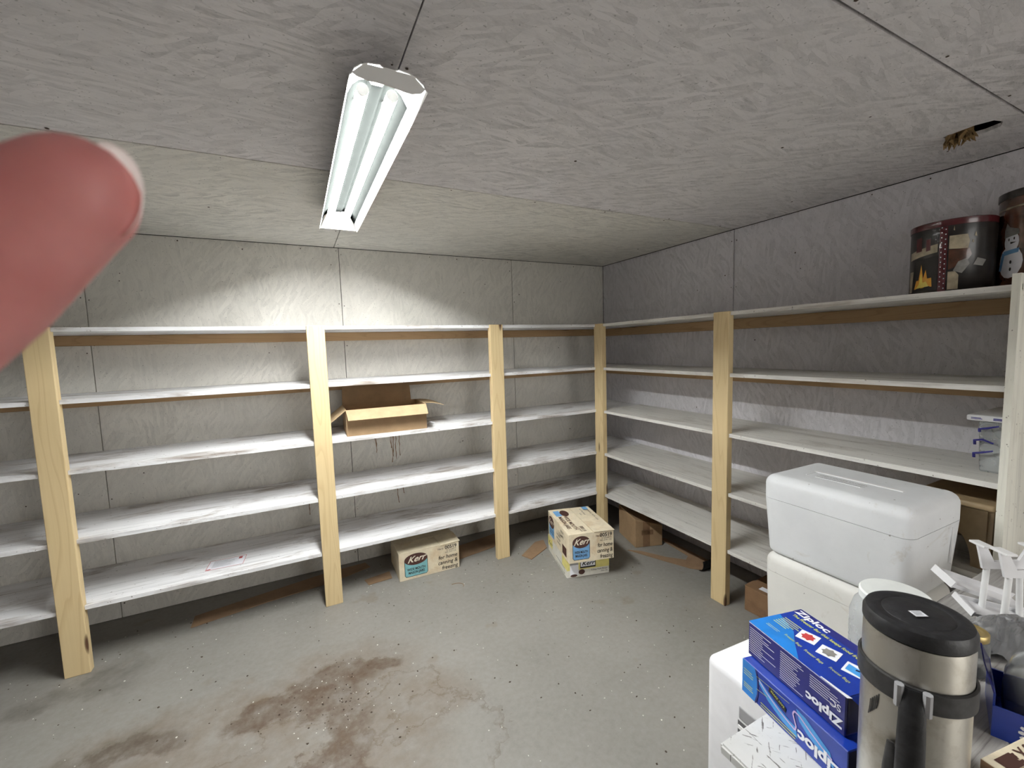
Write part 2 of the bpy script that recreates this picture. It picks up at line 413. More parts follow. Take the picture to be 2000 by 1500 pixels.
def polys(name, face, plist, mat, parent, h=.0006):
    bm = bmesh.new()
    for pl in plist: bm.faces.new([bm.verts.new(face.p(a, b, h)) for a, b in pl])
    me = bpy.data.meshes.new(name); bm.to_mesh(me); bm.free(); me.materials.append(M[mat])
    o = bpy.data.objects.new(name, me); COL.objects.link(o); o.parent = parent
    return o
def ell(cx, cy_, rx, ry, n=28): return [(cx+rx*math.cos(2*math.pi*i/n), cy_+ry*math.sin(2*math.pi*i/n)) for i in range(n)]
def rc(x0, y0, x1, y1): return [(x0, y0), (x1, y0), (x1, y1), (x0, y1)]
def text(body, face, a, b, size, mat, parent, shear=0, rot=0, bold=0, align='LEFT', sx=1, h=.0012, name='lettering'):
    cu = bpy.data.curves.new('tmp', 'FONT'); cu.body = body; cu.size = size; cu.shear = shear; cu.align_x = align; cu.offset = bold; cu.resolution_u = 3
    to = bpy.data.objects.new('tmp', cu); COL.objects.link(to)
    dg = bpy.context.evaluated_depsgraph_get()
    me = bpy.data.meshes.new_from_object(to.evaluated_get(dg)); bpy.data.objects.remove(to); bpy.data.curves.remove(cu)
    c, s = math.cos(rot), math.sin(rot)
    for v in me.vertices:
        x, y = v.co.x*sx, v.co.y
        v.co = face.p(a+x*c-y*s, b+x*s+y*c, h)
    me.name = name; me.materials.clear(); me.materials.append(M[mat])
    for p in me.polygons: p.material_index = 0
    o = bpy.data.objects.new(name, me); COL.objects.link(o); o.parent = parent
    return o
def lines(face, x0, x1, y0, y1, n, mat, parent, th=.0012, ragged=.3, vert=False, h=.0009):
    pl = []
    for i in range(n):
        k = (i+.5)/n; e = 1-ragged*random.random()
        if vert: x = x0+(x1-x0)*k; pl.append(rc(x-th/2, y1-(y1-y0)*e, x+th/2, y1))
        else: y = y0+(y1-y0)*k; pl.append(rc(x0, y-th/2, x0+(x1-x0)*e, y+th/2))
    return polys('fine_print', face, pl, mat, parent, h)

# ------------------------------------------------------------------ room shell
H = 2.0556; S = 1.2192; XL, YF = -4.524, -4.268; T = .012; G = .0016
floor_ = tag(box('floor', (XL-.1, YF-.1, -.1), (.1, .1, 0), 'floor'), kind='structure')
def sheet_wall(name, mat, backing, sheets):
    r = tag(empty(name), kind='structure')
    box('backing', backing[0], backing[1], 'gap', r)
    for lo, hi, mt in sheets: box('panel', lo, hi, mt or mat, r, bev=.0012, seg=1)
    return r
xs = [0, -.8671, -2.0863, -3.3055, XL]
wb = sheet_wall('wall_back', 'wall_b', ((XL-.1, T, 0), (.1, .1, H+.12)), [((xs[i+1]+G, 0, .002), (xs[i]-G, T, H-.003), None) for i in range(4)])
ys = [0, -S, -2*S, -3*S, YF]
wr = sheet_wall('wall_right', 'wall_r', ((T, YF-.1, 0), (.1, .1, H+.12)), [((0, ys[i+1]+G*1.3, .002), (T, ys[i]-G*1.3, H-.003), None) for i in range(4)])
wl = sheet_wall('wall_left', 'wall_r', ((XL-.1, YF-.1, 0), (XL-T, .1, H+.12)), [((XL-T, ys[i+1]+G, .002), (XL, ys[i]-G, H-.003), None) for i in range(4)])
wf = sheet_wall('wall_front', 'wall_b', ((XL-.1, YF-.1, 0), (DOOR[0]-.02, YF-T, H+.12)), [((XL, YF-T, .002), (-3.3055-G, YF, H-.003), None), ((-3.3055+G, YF-T, .002), (DOOR[0]-.02, YF, H-.003), None), ((DOOR[1]+.02, YF-T, .002), (0, YF, H-.003), None), ((DOOR[0]-.018, YF-T, DOOR[2]+.02), (DOOR[1]+.018, YF, H-.003), None)])
box('backing', (DOOR[1]+.02, YF-.1, 0), (.1, YF-T, H+.12), 'gap', wf); box('backing', (DOOR[0]-.02, YF-.1, DOOR[2]+.02), (DOOR[1]+.02, YF-T, H+.12), 'gap', wf)
df = tag(empty('door_1'), kind='structure')
for lo_, hi_ in (((DOOR[0]-.02, YF-.1, 0), (DOOR[0], YF+.012, DOOR[2]+.02)), ((DOOR[1], YF-.1, 0), (DOOR[1]+.02, YF+.012, DOOR[2]+.02)), ((DOOR[0], YF-.1, DOOR[2]), (DOOR[1], YF+.012, DOOR[2]+.02))): box('door_frame', lo_, hi_, 'white', df)
tag(box('ground', (-9, -14, -.2), (6, YF-.1, -.1), 'floor'), kind='structure')
ce = tag(empty('ceiling'), kind='structure')
HOLE = [(-.389, -2.266), (-.393, -2.304), (-.402, -2.346), (-.390, -2.384), (-.352, -2.393), (-.312, -2.378), (-.300, -2.339), (-.308, -2.296), (-.335, -2.268)]
box('backing', (XL-.1, YF-.1, H+.06), (.1, .1, H+.12), 'gap', ce)
cxs = [.0, -2.112, XL]
for j in range(4):
    for i in range(2):
        gy = .0032; lo = (cxs[i+1]+G, ys[j+1]+gy, H); hi = (cxs[i]-G, ys[j]-(gy if j else 0), H+T)
        mt = 'ceil_y' if j == 0 else 'ceil'
        if j == 1 and i == 0:
            # the sheet with the torn hole: outline and hole bridged into one extruded sheet
            bm = bmesh.new()
            out = [bm.verts.new((x, y, H)) for x, y in ((lo[0], lo[1]), (hi[0], lo[1]), (hi[0], hi[1]), (lo[0], hi[1]))]
            inn = [bm.verts.new((x, y, H)) for x, y in HOLE]
            eds = [bm.edges.new((q[k], q[(k+1) % len(q)])) for q in (out, inn) for k in range(len(q))]
            bmesh.ops.triangle_fill(bm, use_beauty=True, use_dissolve=False, edges=eds)
            fs = bm.faces[:]
            cx_ = sum(p[0] for p in HOLE)/len(HOLE); cy_ = sum(p[1] for p in HOLE)/len(HOLE)
            kill = [f for f in fs if all(any((v.co.xy-Vector(p)).length < 1e-5 for p in HOLE) for v in f.verts)]
            bmesh.ops.delete(bm, geom=kill, context='FACES_ONLY')
            ex = bmesh.ops.extrude_face_region(bm, geom=bm.faces[:])
            for v in [e for e in ex['geom'] if isinstance(e, bmesh.types.BMVert)]: v.co.z += T
            obj('panel', bm, mt, ce)
        else: box('panel', lo, hi, mt, ce, bev=.001, seg=1)
# insulation showing in the hole and hanging from it
bm = bmesh.new()
for i in range(60):
    a = Vector((random.uniform(-.41, -.295), random.uniform(-2.40, -2.26)))
    z0 = H+.046+random.random()*.012; r = random.uniform(.006, .014)
    s = bmesh.ops.create_icosphere(bm, subdivisions=1, radius=r)
    for v in s['verts']: v.co = Vector((v.co.x*1.6, v.co.y*1.6, v.co.z*.8))+Vector((a.x, a.y, z0))
for i in range(34):
    a = Vector((random.uniform(-.385, -.325), random.uniform(-2.325, -2.272))); ln = random.uniform(.02, .05)
    p0 = Vector((a.x, a.y, H+.046)); p1 = Vector((a.x+random.uniform(-.006, .006), a.y, H+.004)); p2 = p1+Vector((random.uniform(-.012, .012), random.uniform(-.014, .012), -ln*.5)); p3 = p2+Vector((random.uniform(-.012, .012), random.uniform(-.01, .01), -ln*.4))
    tube(bm, [p0, p1, p2, p3], [.008, .007, .006, .001], 5)
tag(obj('torn_insulation', bm, 'insul'), 'tuft of brown insulation hanging from the torn hole in the ceiling', 'insulation')

# screw heads along the sheet edges (too small to pick apart: one part per wall)
def screws(parent, pts, n, r=.0042):
    bm = bmesh.new(); n = Vector(n)
    for p in pts:
        p = Vector(p)+Vector((random.uniform(-.006, .006),)*3)*Vector((0 if n.x else 1, 0 if n.y else 1, 0 if n.z else 1)).length*.4
        s = bmesh.ops.create_icosphere(bm, subdivisions=1, radius=r*random.uniform(.7, 1.15))
        for v in s['verts']:
            d = v.co.copy(); v.co = p+d-n*(d.dot(n))*.75
    tag(obj('screw_heads', bm, 'chip', parent), kind='stuff')
pb = []
for x in xs[1:4]:
    for k in range(8):
        for s in (-1, 1):
            if random.random() < .8: pb.append((x+s*.016, 0, .1+k*.27+random.uniform(-.03, .03)))
for i in range(60): pb.append((random.uniform(XL, 0), 0, random.choice((.2, .75, 1.33, 1.9))+random.uniform(-.12, .12)))
for k in range(22): pb.append((-.1-k*.2, 0, H-.02))
screws(wb, pb, (0, 1, 0), .0038)
pr = []
for y in ys[1:3]:
    for k in range(8):
        for s in (-1, 1): pr.append((0, y+s*.016, .1+k*.27))
for i in range(26): pr.append((0, random.uniform(-2.5, 0), random.choice((.5, 1.0, 1.4, 1.75))+random.uniform(-.1, .1)))
for k in range(13): pr.append((0, -.1-k*.2, H-.018))
screws(wr, pr, (1, 0, 0), .0036)
pc = []
for y in ys[1:3]:
    for k in range(11):
        for s in (-1, 1): pc.append((-.15-k*.4, y+s*.018, H))
for k in range(9):
    for s in (-1, 1): pc.append((-2.112+s*.018, -.1-k*.3, H))
for y in (-.62, -1.65, -2.02, -2.25):
    for k in range(7): pc.append((-.2-k*.61+random.uniform(-.03, .03), y+random.uniform(-.03, .03), H))
screws(ce, pc, (0, 0, 1), .005)

# brown drip marks run down the back wall
bm = bmesh.new()
for x0, z0, z1 in ((-1.935, .90, .74), (-1.925, .90, .70), (-1.828, .90, .72), (-1.815, .90, .635), (-1.805, .90, .66), (-1.79, .90, .64), (-1.775, .90, .66), (-1.812, .59, .33), (-1.775, .59, .40), (-1.79, .59, .45), (-2.36, .56, .42), (-2.36, .52, .36)):
    x = x0; z = z0; prev = None
    while z > z1:
        w_ = random.uniform(.0012, .0030); a = bm.verts.new((x-w_, -.0006, z)); b = bm.verts.new((x+w_, -.0006, z))
        if prev: bm.faces.new((prev[0], prev[1], b, a))
        prev = (a, b); z -= .02; x += random.uniform(-.004, .004)
tag(obj('drip_stain', bm, 'strip', wb), kind='stuff')

# ------------------------------------------------------------------ shelving
D, D2 = .4553, .4338
Z = [1.5437, 1.2344, .9249, .6127, .3073]; TH = .0185; PW, PT = .089, .038; E_ = .012
YP = -2.456
def post(parent, lo, hi): return box('post', lo, hi, 'post', parent, bev=.003, seg=2)
sb = tag(empty('shelving_unit', (0, 0, 0)), 'long white shelves on yellow pine posts along the back wall', 'shelving')
for xc in (-3.3328, -2.2684, -1.2208, -4.397):
    post(sb, (xc-PW/2, -D, 0), (xc+PW/2, -D+PT, 1.5457))
for z in Z:
    # each shelf board is notched round the posts
    pts = [(XL+.004, -.003), (-.003, -.003), (-.003, -D+E_), (-.394, -D+E_), (-.394, -.4265), (-.4350, -.4265), (-.4350, -D+E_)]
    for xc in (-1.2208, -2.2684, -3.3328, -4.397):
        pts += [(xc+PW/2+.001, -D+E_), (xc+PW/2+.001, -D+PT+.001), (xc-PW/2-.001, -D+PT+.001), (xc-PW/2-.001, -D+E_)]
    pts += [(XL+.004, -D+E_)]
    obj('shelf_board', prism([(x, y, z-TH) for x, y in pts], TH), 'shelf_x', sb)
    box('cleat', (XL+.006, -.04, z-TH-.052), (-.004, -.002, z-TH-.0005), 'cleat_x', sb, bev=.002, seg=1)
sr_ = tag(empty('shelving_unit', (0, 0, 0)), 'white shelves on pine posts along the right wall, ending at the cream panel', 'shelving')
YC = -.4725; YR = -1.4673
for yc in (YC, YR): post(sr_, (-D2, yc-PW/2, 0), (-D2+PT, yc+PW/2, 1.5457))
for i, z in enumerate(Z):
    ye = YP+.002
    pts = [(-.003, -D+E_-.002), (-D2+PT+.001, -D+E_-.002), (-D2+PT+.001, YC-PW/2-.001), (-D2+E_, YC-PW/2-.001), (-D2+E_, YR+PW/2+.001), (-D2+PT+.001, YR+PW/2+.001), (-D2+PT+.001, YR-PW/2-.001), (-D2+E_, YR-PW/2-.001), (-D2+E_, ye), (-.003, ye)]
    obj('shelf_board', prism([(x, y, z-TH) for x, y in pts], TH), 'shelf_y', sr_)
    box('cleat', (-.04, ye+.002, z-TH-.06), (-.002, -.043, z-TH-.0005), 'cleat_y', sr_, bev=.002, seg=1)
bm = prism([(-D2, YP-.0185, 0), (-.003, YP-.0185, 0), (-.003, YP-.0185, Z[0]-.0005), (-.30, YP-.0185, Z[0]-.0005), (-.30, YP-.0185, 1.575), (-D2, YP-.0185, 1.575)], .0185, (0, 1, 0))
obj('end_panel', bm, 'panelw', sr_)
# shelf beyond the panel that carries the second tin
box('shelf_board', (-D2+E_, -2.95, Z[0]-TH), (-.003, YP-.020, Z[0]), 'shelf_y', sr_)
box('cleat', (-.04, -2.95, Z[0]-TH-.06), (-.002, YP-.022, Z[0]-TH-.0005), 'cleat_y', sr_)
post(sr_, (-D2+E_, -2.99, 0), (-D2+E_+PT, -2.951, 1.5457))

# printed label stuck on the lowest back shelf
lb = tag(empty('shelf_label', (-2.77, -.30, Z[4]+.0003)), 'white paper label with red border stuck on the lowest back shelf', 'label')
fc = Face((0, 0, 0), (1, -.03, 0), (.08, 1, 0))
polys('paper', fc, [rc(-.083, -.055, .083, .055)], 'pwhite', lb, .0004)
polys('border', fc, [rc(-.083, -.055, .083, -.052), rc(-.083, .052, .083, .055), rc(-.083, -.055, -.081, .055), rc(.081, -.055, .083, .055), rc(.05, .022, .066, .046), rc(-.08, -.05, -.062, -.042)], 'red', lb, .0008)
lines(fc, -.062, .045, -.035, .045, 14, 'grey', lb, .0016, .5)

# ------------------------------------------------------------------ shop light: a lit twin-tube fixture under the ceiling
LX0, LX1, LY0, LY1, LZ = -2.236, -2.074, -1.985, -.775, 1.963
lm = tag(empty('shop_light', ((LX0+LX1)/2, (LY0+LY1)/2, LZ)), 'lit twin-tube white shop light fixed under the ceiling', 'ceiling light')
hw = (LX1-LX0)/2; hl = (LY1-LY0)/2
prof = [(-hw, -.002), (-hw+.004, .004), (-hw+.010, .034), (-hw+.024, .060), (-hw+.040, .074), (-.020, .080), (-.012, .070), (.012, .070), (.020, .080), (hw-.040, .074), (hw-.024, .060), (hw-.010, .034), (hw-.004, .004), (hw, -.002)]
bm = bmesh.new(); rings = []
for y, k in ((-hl, .40), (-hl+.14, 1.0), (hl, 1.0)):
    rings.append(([bm.verts.new((x, y, z*k)) for x, z in prof], [bm.verts.new((x, y, z*k+.0022)) for x, z in prof]))
for (a0, a1), (b0, b1) in zip(rings, rings[1:]):
    for k in range(len(prof)-1):
        bm.faces.new((a0[k], a0[k+1], b0[k+1], b0[k])); bm.faces.new((a1[k], b1[k], b1[k+1], a1[k+1]))
    for k in (0, -1): bm.faces.new((a0[k], b0[k], b1[k], a1[k]))
for a0, a1 in (rings[0], rings[-1]):
    for k in range(len(prof)-1): bm.faces.new((a0[k], a1[k], a1[k+1], a0[k+1]))
bmesh.ops.recalc_face_normals(bm, faces=bm.faces)
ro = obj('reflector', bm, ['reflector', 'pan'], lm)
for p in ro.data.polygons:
    if abs(p.center.x) < hw-.016 and p.center.y > -hl+.15: p.material_index = 1  # near segment keeps the white, so it looks fully lit
box('ballast_housing', (-.04, -hl+.30, .0835), (.04, hl-.06, H-LZ-.0005), 'reflector', lm, bev=.004)
# near end plate with a wavy lower edge
wv = [(-hw+.005, .006), (-hw+.014, .001), (-hw+.036, -.004), (-.030, -.003), (0, -.005), (.030, -.009), (hw-.036, -.010), (hw-.014, -.004), (hw-.005, .006)]
obj('end_plate', prism([(x, -hl+.001, z) for x, z in wv]+[(hw-.030, -hl+.001, .0285), (-hw+.030, -hl+.001, .0285)], .0016, (0, 1, 0)), 'reflector', lm)
# sloping end plate at the far end, lampholders
bm = bmesh.new()
vs = [bm.verts.new(p) for p in ((-hw+.006, hl, .004), (hw-.006, hl, .004), (hw-.040, hl-.045, .073), (-hw+.040, hl-.045, .073))]
vt = [bm.verts.new(v.co+Vector((0, .0016, .0))) for v in vs]
bm.faces.new(vs); bm.faces.new(vt[::-1])
for k in range(4): bm.faces.new((vs[k], vt[k], vt[(k+1) % 4], vs[(k+1) % 4]))
obj('end_plate', bm, 'reflector', lm)
for x in (-.034, .034):
    for yh in (-hl+.215, hl-.075): box('lampholder', (x-.009, yh-.006, .058), (x+.009, yh+.006, .075), 'wplastic', lm, bev=.002)
    bm = bmesh.new(); tube(bm, [(x, -hl+.14, .052), (x, hl-.066, .052)], .0135, 16)
    obj('tube', bm, 'tube', lm, True)
    for y0, y1 in ((-hl+.134, -hl+.142), (hl-.070, hl-.060)):
        bm = bmesh.new(); tube(bm, [(x, y0, .052), (x, y1, .052)], .0139, 16); obj('tube_cap', bm, 'white', lm, True)

# ------------------------------------------------------------------ cartons
def carton(name, loc, rz, sx, sy, sz, mat, label, cat='box', group=None, dark=None, sag=0.0):
    """closed cardboard carton: body, two long top flaps with a centre slit; origin at base centre"""
    r = tag(empty(name, loc, rz), label, cat, group)
    bm = bxx(bmesh.new(), (-sx/2, -sy/2, 0), (sx/2, sy/2, sz-.004), .002, 1)
    obj('body', bm, mat, r)
    return r
def kerr_front(fc, w, h, parent, art, bg='brownp', script='cream'):
    """front print: arched badge with script name, two text lines, number block, slogan"""
    bw = .115*w/.38; x0 = .035*w/.38*1.0; x1 = x0+.36*w; y0 = .12*h; y1 = .72*h; cx = (x0+x1)/2
    polys('badge_border', fc, [[(x0-.003, y0+.008), (x0+.006, y0-.003), (x1-.006, y0-.003), (x1+.003, y0+.008), (x1+.003, y1), (x0-.003, y1)]], 'ink', parent, .0005)
    polys('badge', fc, [[(x0, y0+.008), (x0+.008, y0), (x1-.008, y0), (x1, y0+.008), (x1, y1), (x0, y1)]], art, parent, .0009)
    polys('badge_oval', fc, [ell(cx, y1, (x1-x0)/2+.003, .21*h)], bg, parent, .0013)
    text('Kerr', fc, cx, y1-.085*h, .30*h, script, parent, shear=.55, rot=.06, bold=.0008, align='CENTER', sx=1.1*min(1, w/.36+.1), h=.0018)
    text('WIDE MOUTH\nMASON JARS', fc, cx, y0+.21*h, .125*h, 'ink', parent, bold=.0006, align='CENTER', sx=.92*(x1-x0)/.137*.175/h*.86, h=.0014)
    text('00519', fc, .96*w, .82*h, .18*h, 'ink', parent, bold=.0006, align='RIGHT')
    text('70610', fc, .73*w, .83*h, .09*h, 'brownp', parent, align='RIGHT')
    text('12 QUARTS', fc, .95*w, .745*h, .075*h, 'brownp', parent, align='RIGHT'); text('NO. 519-1 CA', fc, .95*w, .67*h, .07*h, 'ink', parent, align='RIGHT')
    text('for home\ncanning &\nfreezing', fc, .965*w, .47*h, .20*h, 'ink', parent, shear=.15, bold=.0003, align='RIGHT', sx=.95 if w > .3 else .72)
# carton under the back shelf
k1 = carton('jar_carton', (-1.705, -.265, 0), -.02, .380, .285, .176, 'kerr', 'cream canning-jar carton with teal badge on the floor under the back shelf')
kerr_front(Face((-.19, -.1425, 0), (1, 0, 0), (0, 0, 1)), .38, .172, k1, 'teal', 'brownp')
fct = Face((-.19, -.1425, .172), (1, 0, 0), (0, 1, 0))
text('HANDLE  WITH  CARE  GLASS', fct, .06, .025, .019, 'ink', k1); text("Kerr's Wide Mouth", fct, .06, .006, .014, 'ink', k1)
bm = prism([(-.19, -.1425, .1725), (.06, -.1425, .1725), (.06, -.004, .1725), (-.19, -.004, .1725)], .003); obj('flap', bm, 'kerr', k1)
o = obj('flap', prism([(.068, -.15, 0), (.196, -.145, 0), (.192, .0, 0), (.062, .0, 0)], .003), 'kerr', k1); o.location = (0, 0, .176); o.rotation_euler = (.03, -.02, 0)
obj('flap', prism([(-.19, .002, .1725), (.19, .002, .1725), (.19, .1425, .1725), (-.19, .1425, .1725)], .003), 'kerr', k1)

def local_pair(bl, br):
    a = math.atan2(br[1]-bl[1], br[0]-bl[0]); return a
# lower white-yellow carton, upper cream carton
al = math.atan2(-.941+.87, -.737+1.001)
def from_corner(bl, ang, sx, sy):
    c, s = math.cos(ang), math.sin(ang); return (bl[0]+c*sx/2-s*sy/2, bl[1]+s*sx/2+c*sy/2)
cx_, cy_ = from_corner((-1.001, -.870), al, .273, .385)
k2 = carton('jar_carton', (cx_, cy_, 0), al, .273, .385, .117, 'kerr_w', 'white and yellow canning-jar carton at the bottom of the stack of two')
f = Face((-.1365, -.1925, 0), (1, 0, 0), (0, 0, 1))
polys('yellow_band', f, [rc(.0, .045, .273, .113), ], 'yellow', k2, .0005)
polys('jar_picture', f, [rc(.02, .012, .075, .092)], 'pwhite', k2, .0009); polys('jar_lid_picture', f, [rc(.02, .078, .075, .094)], 'grey', k2, .0012)
polys('fruit_picture', f, [ell(.095, .03, .02, .016), ell(.045, .012, .022, .008)], 'brownp', k2, .0013)
polys('badge_border', f, [[(.085, .052), (.185, .052), (.185, .098), (.135, .110), (.085, .098)]], 'ink', k2, .0011)
polys('badge', f, [[(.089, .062), (.181, .062), (.181, .095), (.135, .106), (.089, .095)]], 'pwhite', k2, .0014)
text('Kerr', f, .135, .069, .036, 'ink', k2, shear=.35, bold=.0008, align='CENTER', sx=1.15, h=.0018)
text('12 Wide Mouth Pint Jars\nWith Lids', f, .262, .030, .0135, 'ink', k2, align='RIGHT', sx=.8)
f2 = Face((-.1365, .1925, 0), (0, -1, 0), (0, 0, 1))
polys('yellow_band', f2, [rc(.0, .045, .10, .113)], 'yellow', k2, .0005); polys('yellow_band', f2, [rc(.30, .05, .385, .113)], 'yellow', k2, .0005)
text('Kerr', f2, .02, .06, .04, 'ink', k2, shear=.3); polys('outline_print', f2, [rc(.18, .010, .35, .013), rc(.18, .045, .35, .048), rc(.347, .010, .35, .048)], 'ink', k2, .0009)
cx_, cy_ = from_corner((-1.018, -.922), al+.012, .285, .400)
k3 = carton('jar_carton', (cx_, cy_, .118), al+.012, .285, .400, .176, 'kerr', 'cream canning-jar carton with blue badge on top of the stack of two')
f = Face((-.1425, -.2, 0), (1, 0, 0), (0, 0, 1)); kerr_front(f, .285, .174, k3, 'sky')
f2 = Face((-.1425, .2, 0), (0, -1, 0), (0, 0, 1))
x0, x1 = .02, .125
polys('badge', f2, [rc(x0, .025, x1, .12)], 'sky', k3, .0009); polys('badge_oval', f2, [ell((x0+x1)/2, .122, .056, .038)], 'brownp', k3, .0013)
text('Kerr', f2, (x0+x1)/2, .110, .05, 'cream', k3, shear=.3, align='CENTER', h=.0018); text('WIDE MOUTH\nMASON JARS', f2, (x0+x1)/2, .062, .017, 'ink', k3, align='CENTER', sx=.85, h=.0014)
text('00519\n12 QUARTS', f2, .31, .135, .026, 'ink', k3, align='RIGHT', sx=.8); text('for home\ncanning &\nfreezing', f2, .25, .09, .024, 'ink', k3, align='RIGHT', shear=.15, sx=.8)
polys('small_print_box', f2, [rc(.285, .02, .36, .075)], 'brownp', k3, .0009)
obj('flap', prism([(-.1425, -.2, .1725), (.012, -.2, .1725), (.006, .2, .1725), (-.1425, .2, .1725)], .003), 'kerr', k3)
o = obj('flap', prism([(.014, -.204, 0), (.146, -.204, 0), (.1425, .2, 0), (.008, .2, 0)], .003), 'kerr', k3); o.location = (0, 0, .174); o.rotation_euler = (-.012, .01, 0)
ft = Face((-.1425, .2, .1757), (0, -1, 0), (1, 0, 0))
polys('badge', ft, [rc(.03, .02, .12, .06)], 'sky', k3); polys('badge_oval', ft, [ell(.08, .085, .05, .028)], 'brownp', k3, .0009)
text('WIDE MOUTH\nMASON JARS', ft, .13, .062, .036, 'brownp', k3, bold=.0005, sx=.92); text('00519', ft, .375, .105, .030, 'brownp', k3, align='RIGHT'); text('12 QUARTS', ft, .375, .09, .014, 'brownp', k3, align='RIGHT')
ft2 = Face((-.1425, .2, .1810), (0, -1, 0), (1, 0, 0))
polys('badge', ft2, [rc(.02, .225, .07, .26)], 'sky', k3); text('HANDLE  WITH  CARE', ft2, .08, .245, .017, 'brownp', k3); text('Kerr Wide Mouth', ft2, .05, .20, .014, 'ink', k3); text('GLASS', ft2, .12, .175, .012, 'ink', k3)

# plain brown cartons
b1 = tag(empty('cardboard_box', (-.275, -.668, 0), -.14), 'plain brown cardboard box with taped end on the floor by the corner post', 'box')
bm = bmesh.new()
q = [(-.085, -.125), (.11, -.16), (.14, .10), (-.05, .13)]
lo = [bm.verts.new((x, y, 0)) for x, y in q]; hi = [bm.verts.new((x, y, z)) for (x, y), z in zip(q, (.197, .145, .15, .215))]
bm.faces.new(lo[::-1]); bm.faces.new(hi)
for k in range(4): bm.faces.new((lo[k], lo[(k+1) % 4], hi[(k+1) % 4], hi[k]))
bmesh.ops.bevel(bm, geom=bm.edges[:], offset=.003, segments=1, affect='EDGES'); obj('body', bm, 'card', b1)
d = Vector((.195, -.035, 0)).normalized(); ff = Face((-.085, -.125, 0), d, (0, 0, 1))
polys('packing_tape', ff, [[(.055, .004), (.105, .004), (.105, .165), (.055, .182)], rc(.045, .085, .13, .12)], 'card_d', b1, .0016)
b2 = tag(empty('cardboard_box', (-.262, -1.70, 0), .06), 'small dark brown cardboard box with white label on the floor left of the foam coolers', 'box')
box('body', (-.10, -.13, 0), (.10, .13, .13), 'card_d', b2, bev=.003, seg=1)
o = obj('flap', prism([(-.1, -.13, 0), (-.02, -.13, 0), (-.02, .13, 0), (-.1, .13, 0)], .003), 'card_d', b2); o.location = (0, 0, .131)
polys('white_label', Face((-.1, .13, .134), (0, -1, 0), (1, 0, 0)), [rc(.06, .02, .2, .055)], 'pwhite', b2)

# open carton on the back shelf
bw, bd, bh, th = .456, .29, .150, .004
ob = tag(empty('open_carton', (-1.909, -.256, Z[2]), -.03), 'open brown shipping carton with spread flaps on the middle back shelf', 'box')
obj('bottom', bxx(bmesh.new(), (-bw/2, -bd/2, 0), (bw/2, bd/2, th)), 'card', ob)
obj('side', bxx(bmesh.new(), (-bw/2, -bd/2, th), (bw/2, -bd/2+th, bh)), 'card', ob); obj('side', bxx(bmesh.new(), (-bw/2, bd/2-th, th), (bw/2, bd/2, bh)), 'card', ob)
obj('side', bxx(bmesh.new(), (-bw/2, -bd/2+th, th), (-bw/2+th, bd/2-th, bh)), 'card', ob); obj('side', bxx(bmesh.new(), (bw/2-th, -bd/2+th, th), (bw/2, bd/2-th, bh)), 'card', ob)
def flap(p0, p1, d, ln, mat='card_in', curl=0.0):
    p0, p1, d = Vector(p0), Vector(p1), Vector(d).normalized(); bm = bmesh.new(); R = []
    nrm = (p1-p0).normalized().cross(d)
    for i in range(5):
        k = i/4; off = d*ln*k+nrm*curl*k*k; ins = (p1-p0).normalized()*.006*k
        a, b = p0+off+ins, p1+off-ins
        R.append([bm.verts.new(v) for v in (a, b, b+nrm*.003, a+nrm*.003)])
    for r0, r1 in zip(R, R[1:]):
        for k in range(4): bm.faces.new((r0[k], r0[(k+1) % 4], r1[(k+1) % 4], r1[k]))
    bm.faces.new(R[0][::-1]); bm.faces.new(R[-1])
    return obj('flap', bm, mat, ob)
flap((-bw/2, -bd/2, bh), (bw/2, -bd/2, bh), (0, -.80, -.42), .085, curl=.012)
flap((-bw/2, bd/2, bh), (bw/2-.03, bd/2, bh), (0, .06, 1), .132, 'card', curl=-.006)
flap((-bw/2, bd/2, bh), (-bw/2, -bd/2, bh), (-.8, 0, -.62), .115)
flap((bw/2, -bd/2+.05, bh), (bw/2, bd/2, bh), (1, 0, .06), .125, curl=.03)
# paper scrap beside it
bm = bmesh.new(); tube(bm, [(-1.66, -.30, Z[2]+.006), (-1.63, -.26, Z[2]+.012), (-1.60, -.28, Z[2]+.006)], [.006, .012, .004], 6, flat=.4)
tag(obj('crumpled_paper', bm, 'pwhite'), 'scrap of crumpled white paper right of the open carton', 'paper')

# cardboard strips on the floor
def strip(pts, label, mat='strip', t=.004):
    o = obj('cardboard_strip', prism([(x, y, .0006) for x, y in pts], t), mat); return tag(o, label, 'cardboard', 'cardboard scraps on the floor')
strip([(-2.95, -.30), (-2.95, -.19), (-2.29, -.06), (-2.05, -.05), (-2.03, -.12), (-2.18, -.17), (-2.31, -.20), (-2.6, -.235)], 'longest brown cardboard strip along the foot of the back wall, behind the second post')
strip([(-2.085, -.272), (-2.07, -.342), (-1.93, -.332), (-1.93, -.245)], 'short cardboard strip left of the teal-badged jar carton')
strip([(-1.49, -.32), (-1.215, -.276), (-1.10, -.17), (-1.10, -.08), (-1.49, -.15)], 'cardboard strip between the teal-badged carton and the third post')
strip([(-1.105, -.487), (-1.073, -.565), (-.90, -.475), (-.86, -.36), (-.93, -.36)], 'cardboard scrap poking out left of the two stacked jar cartons')
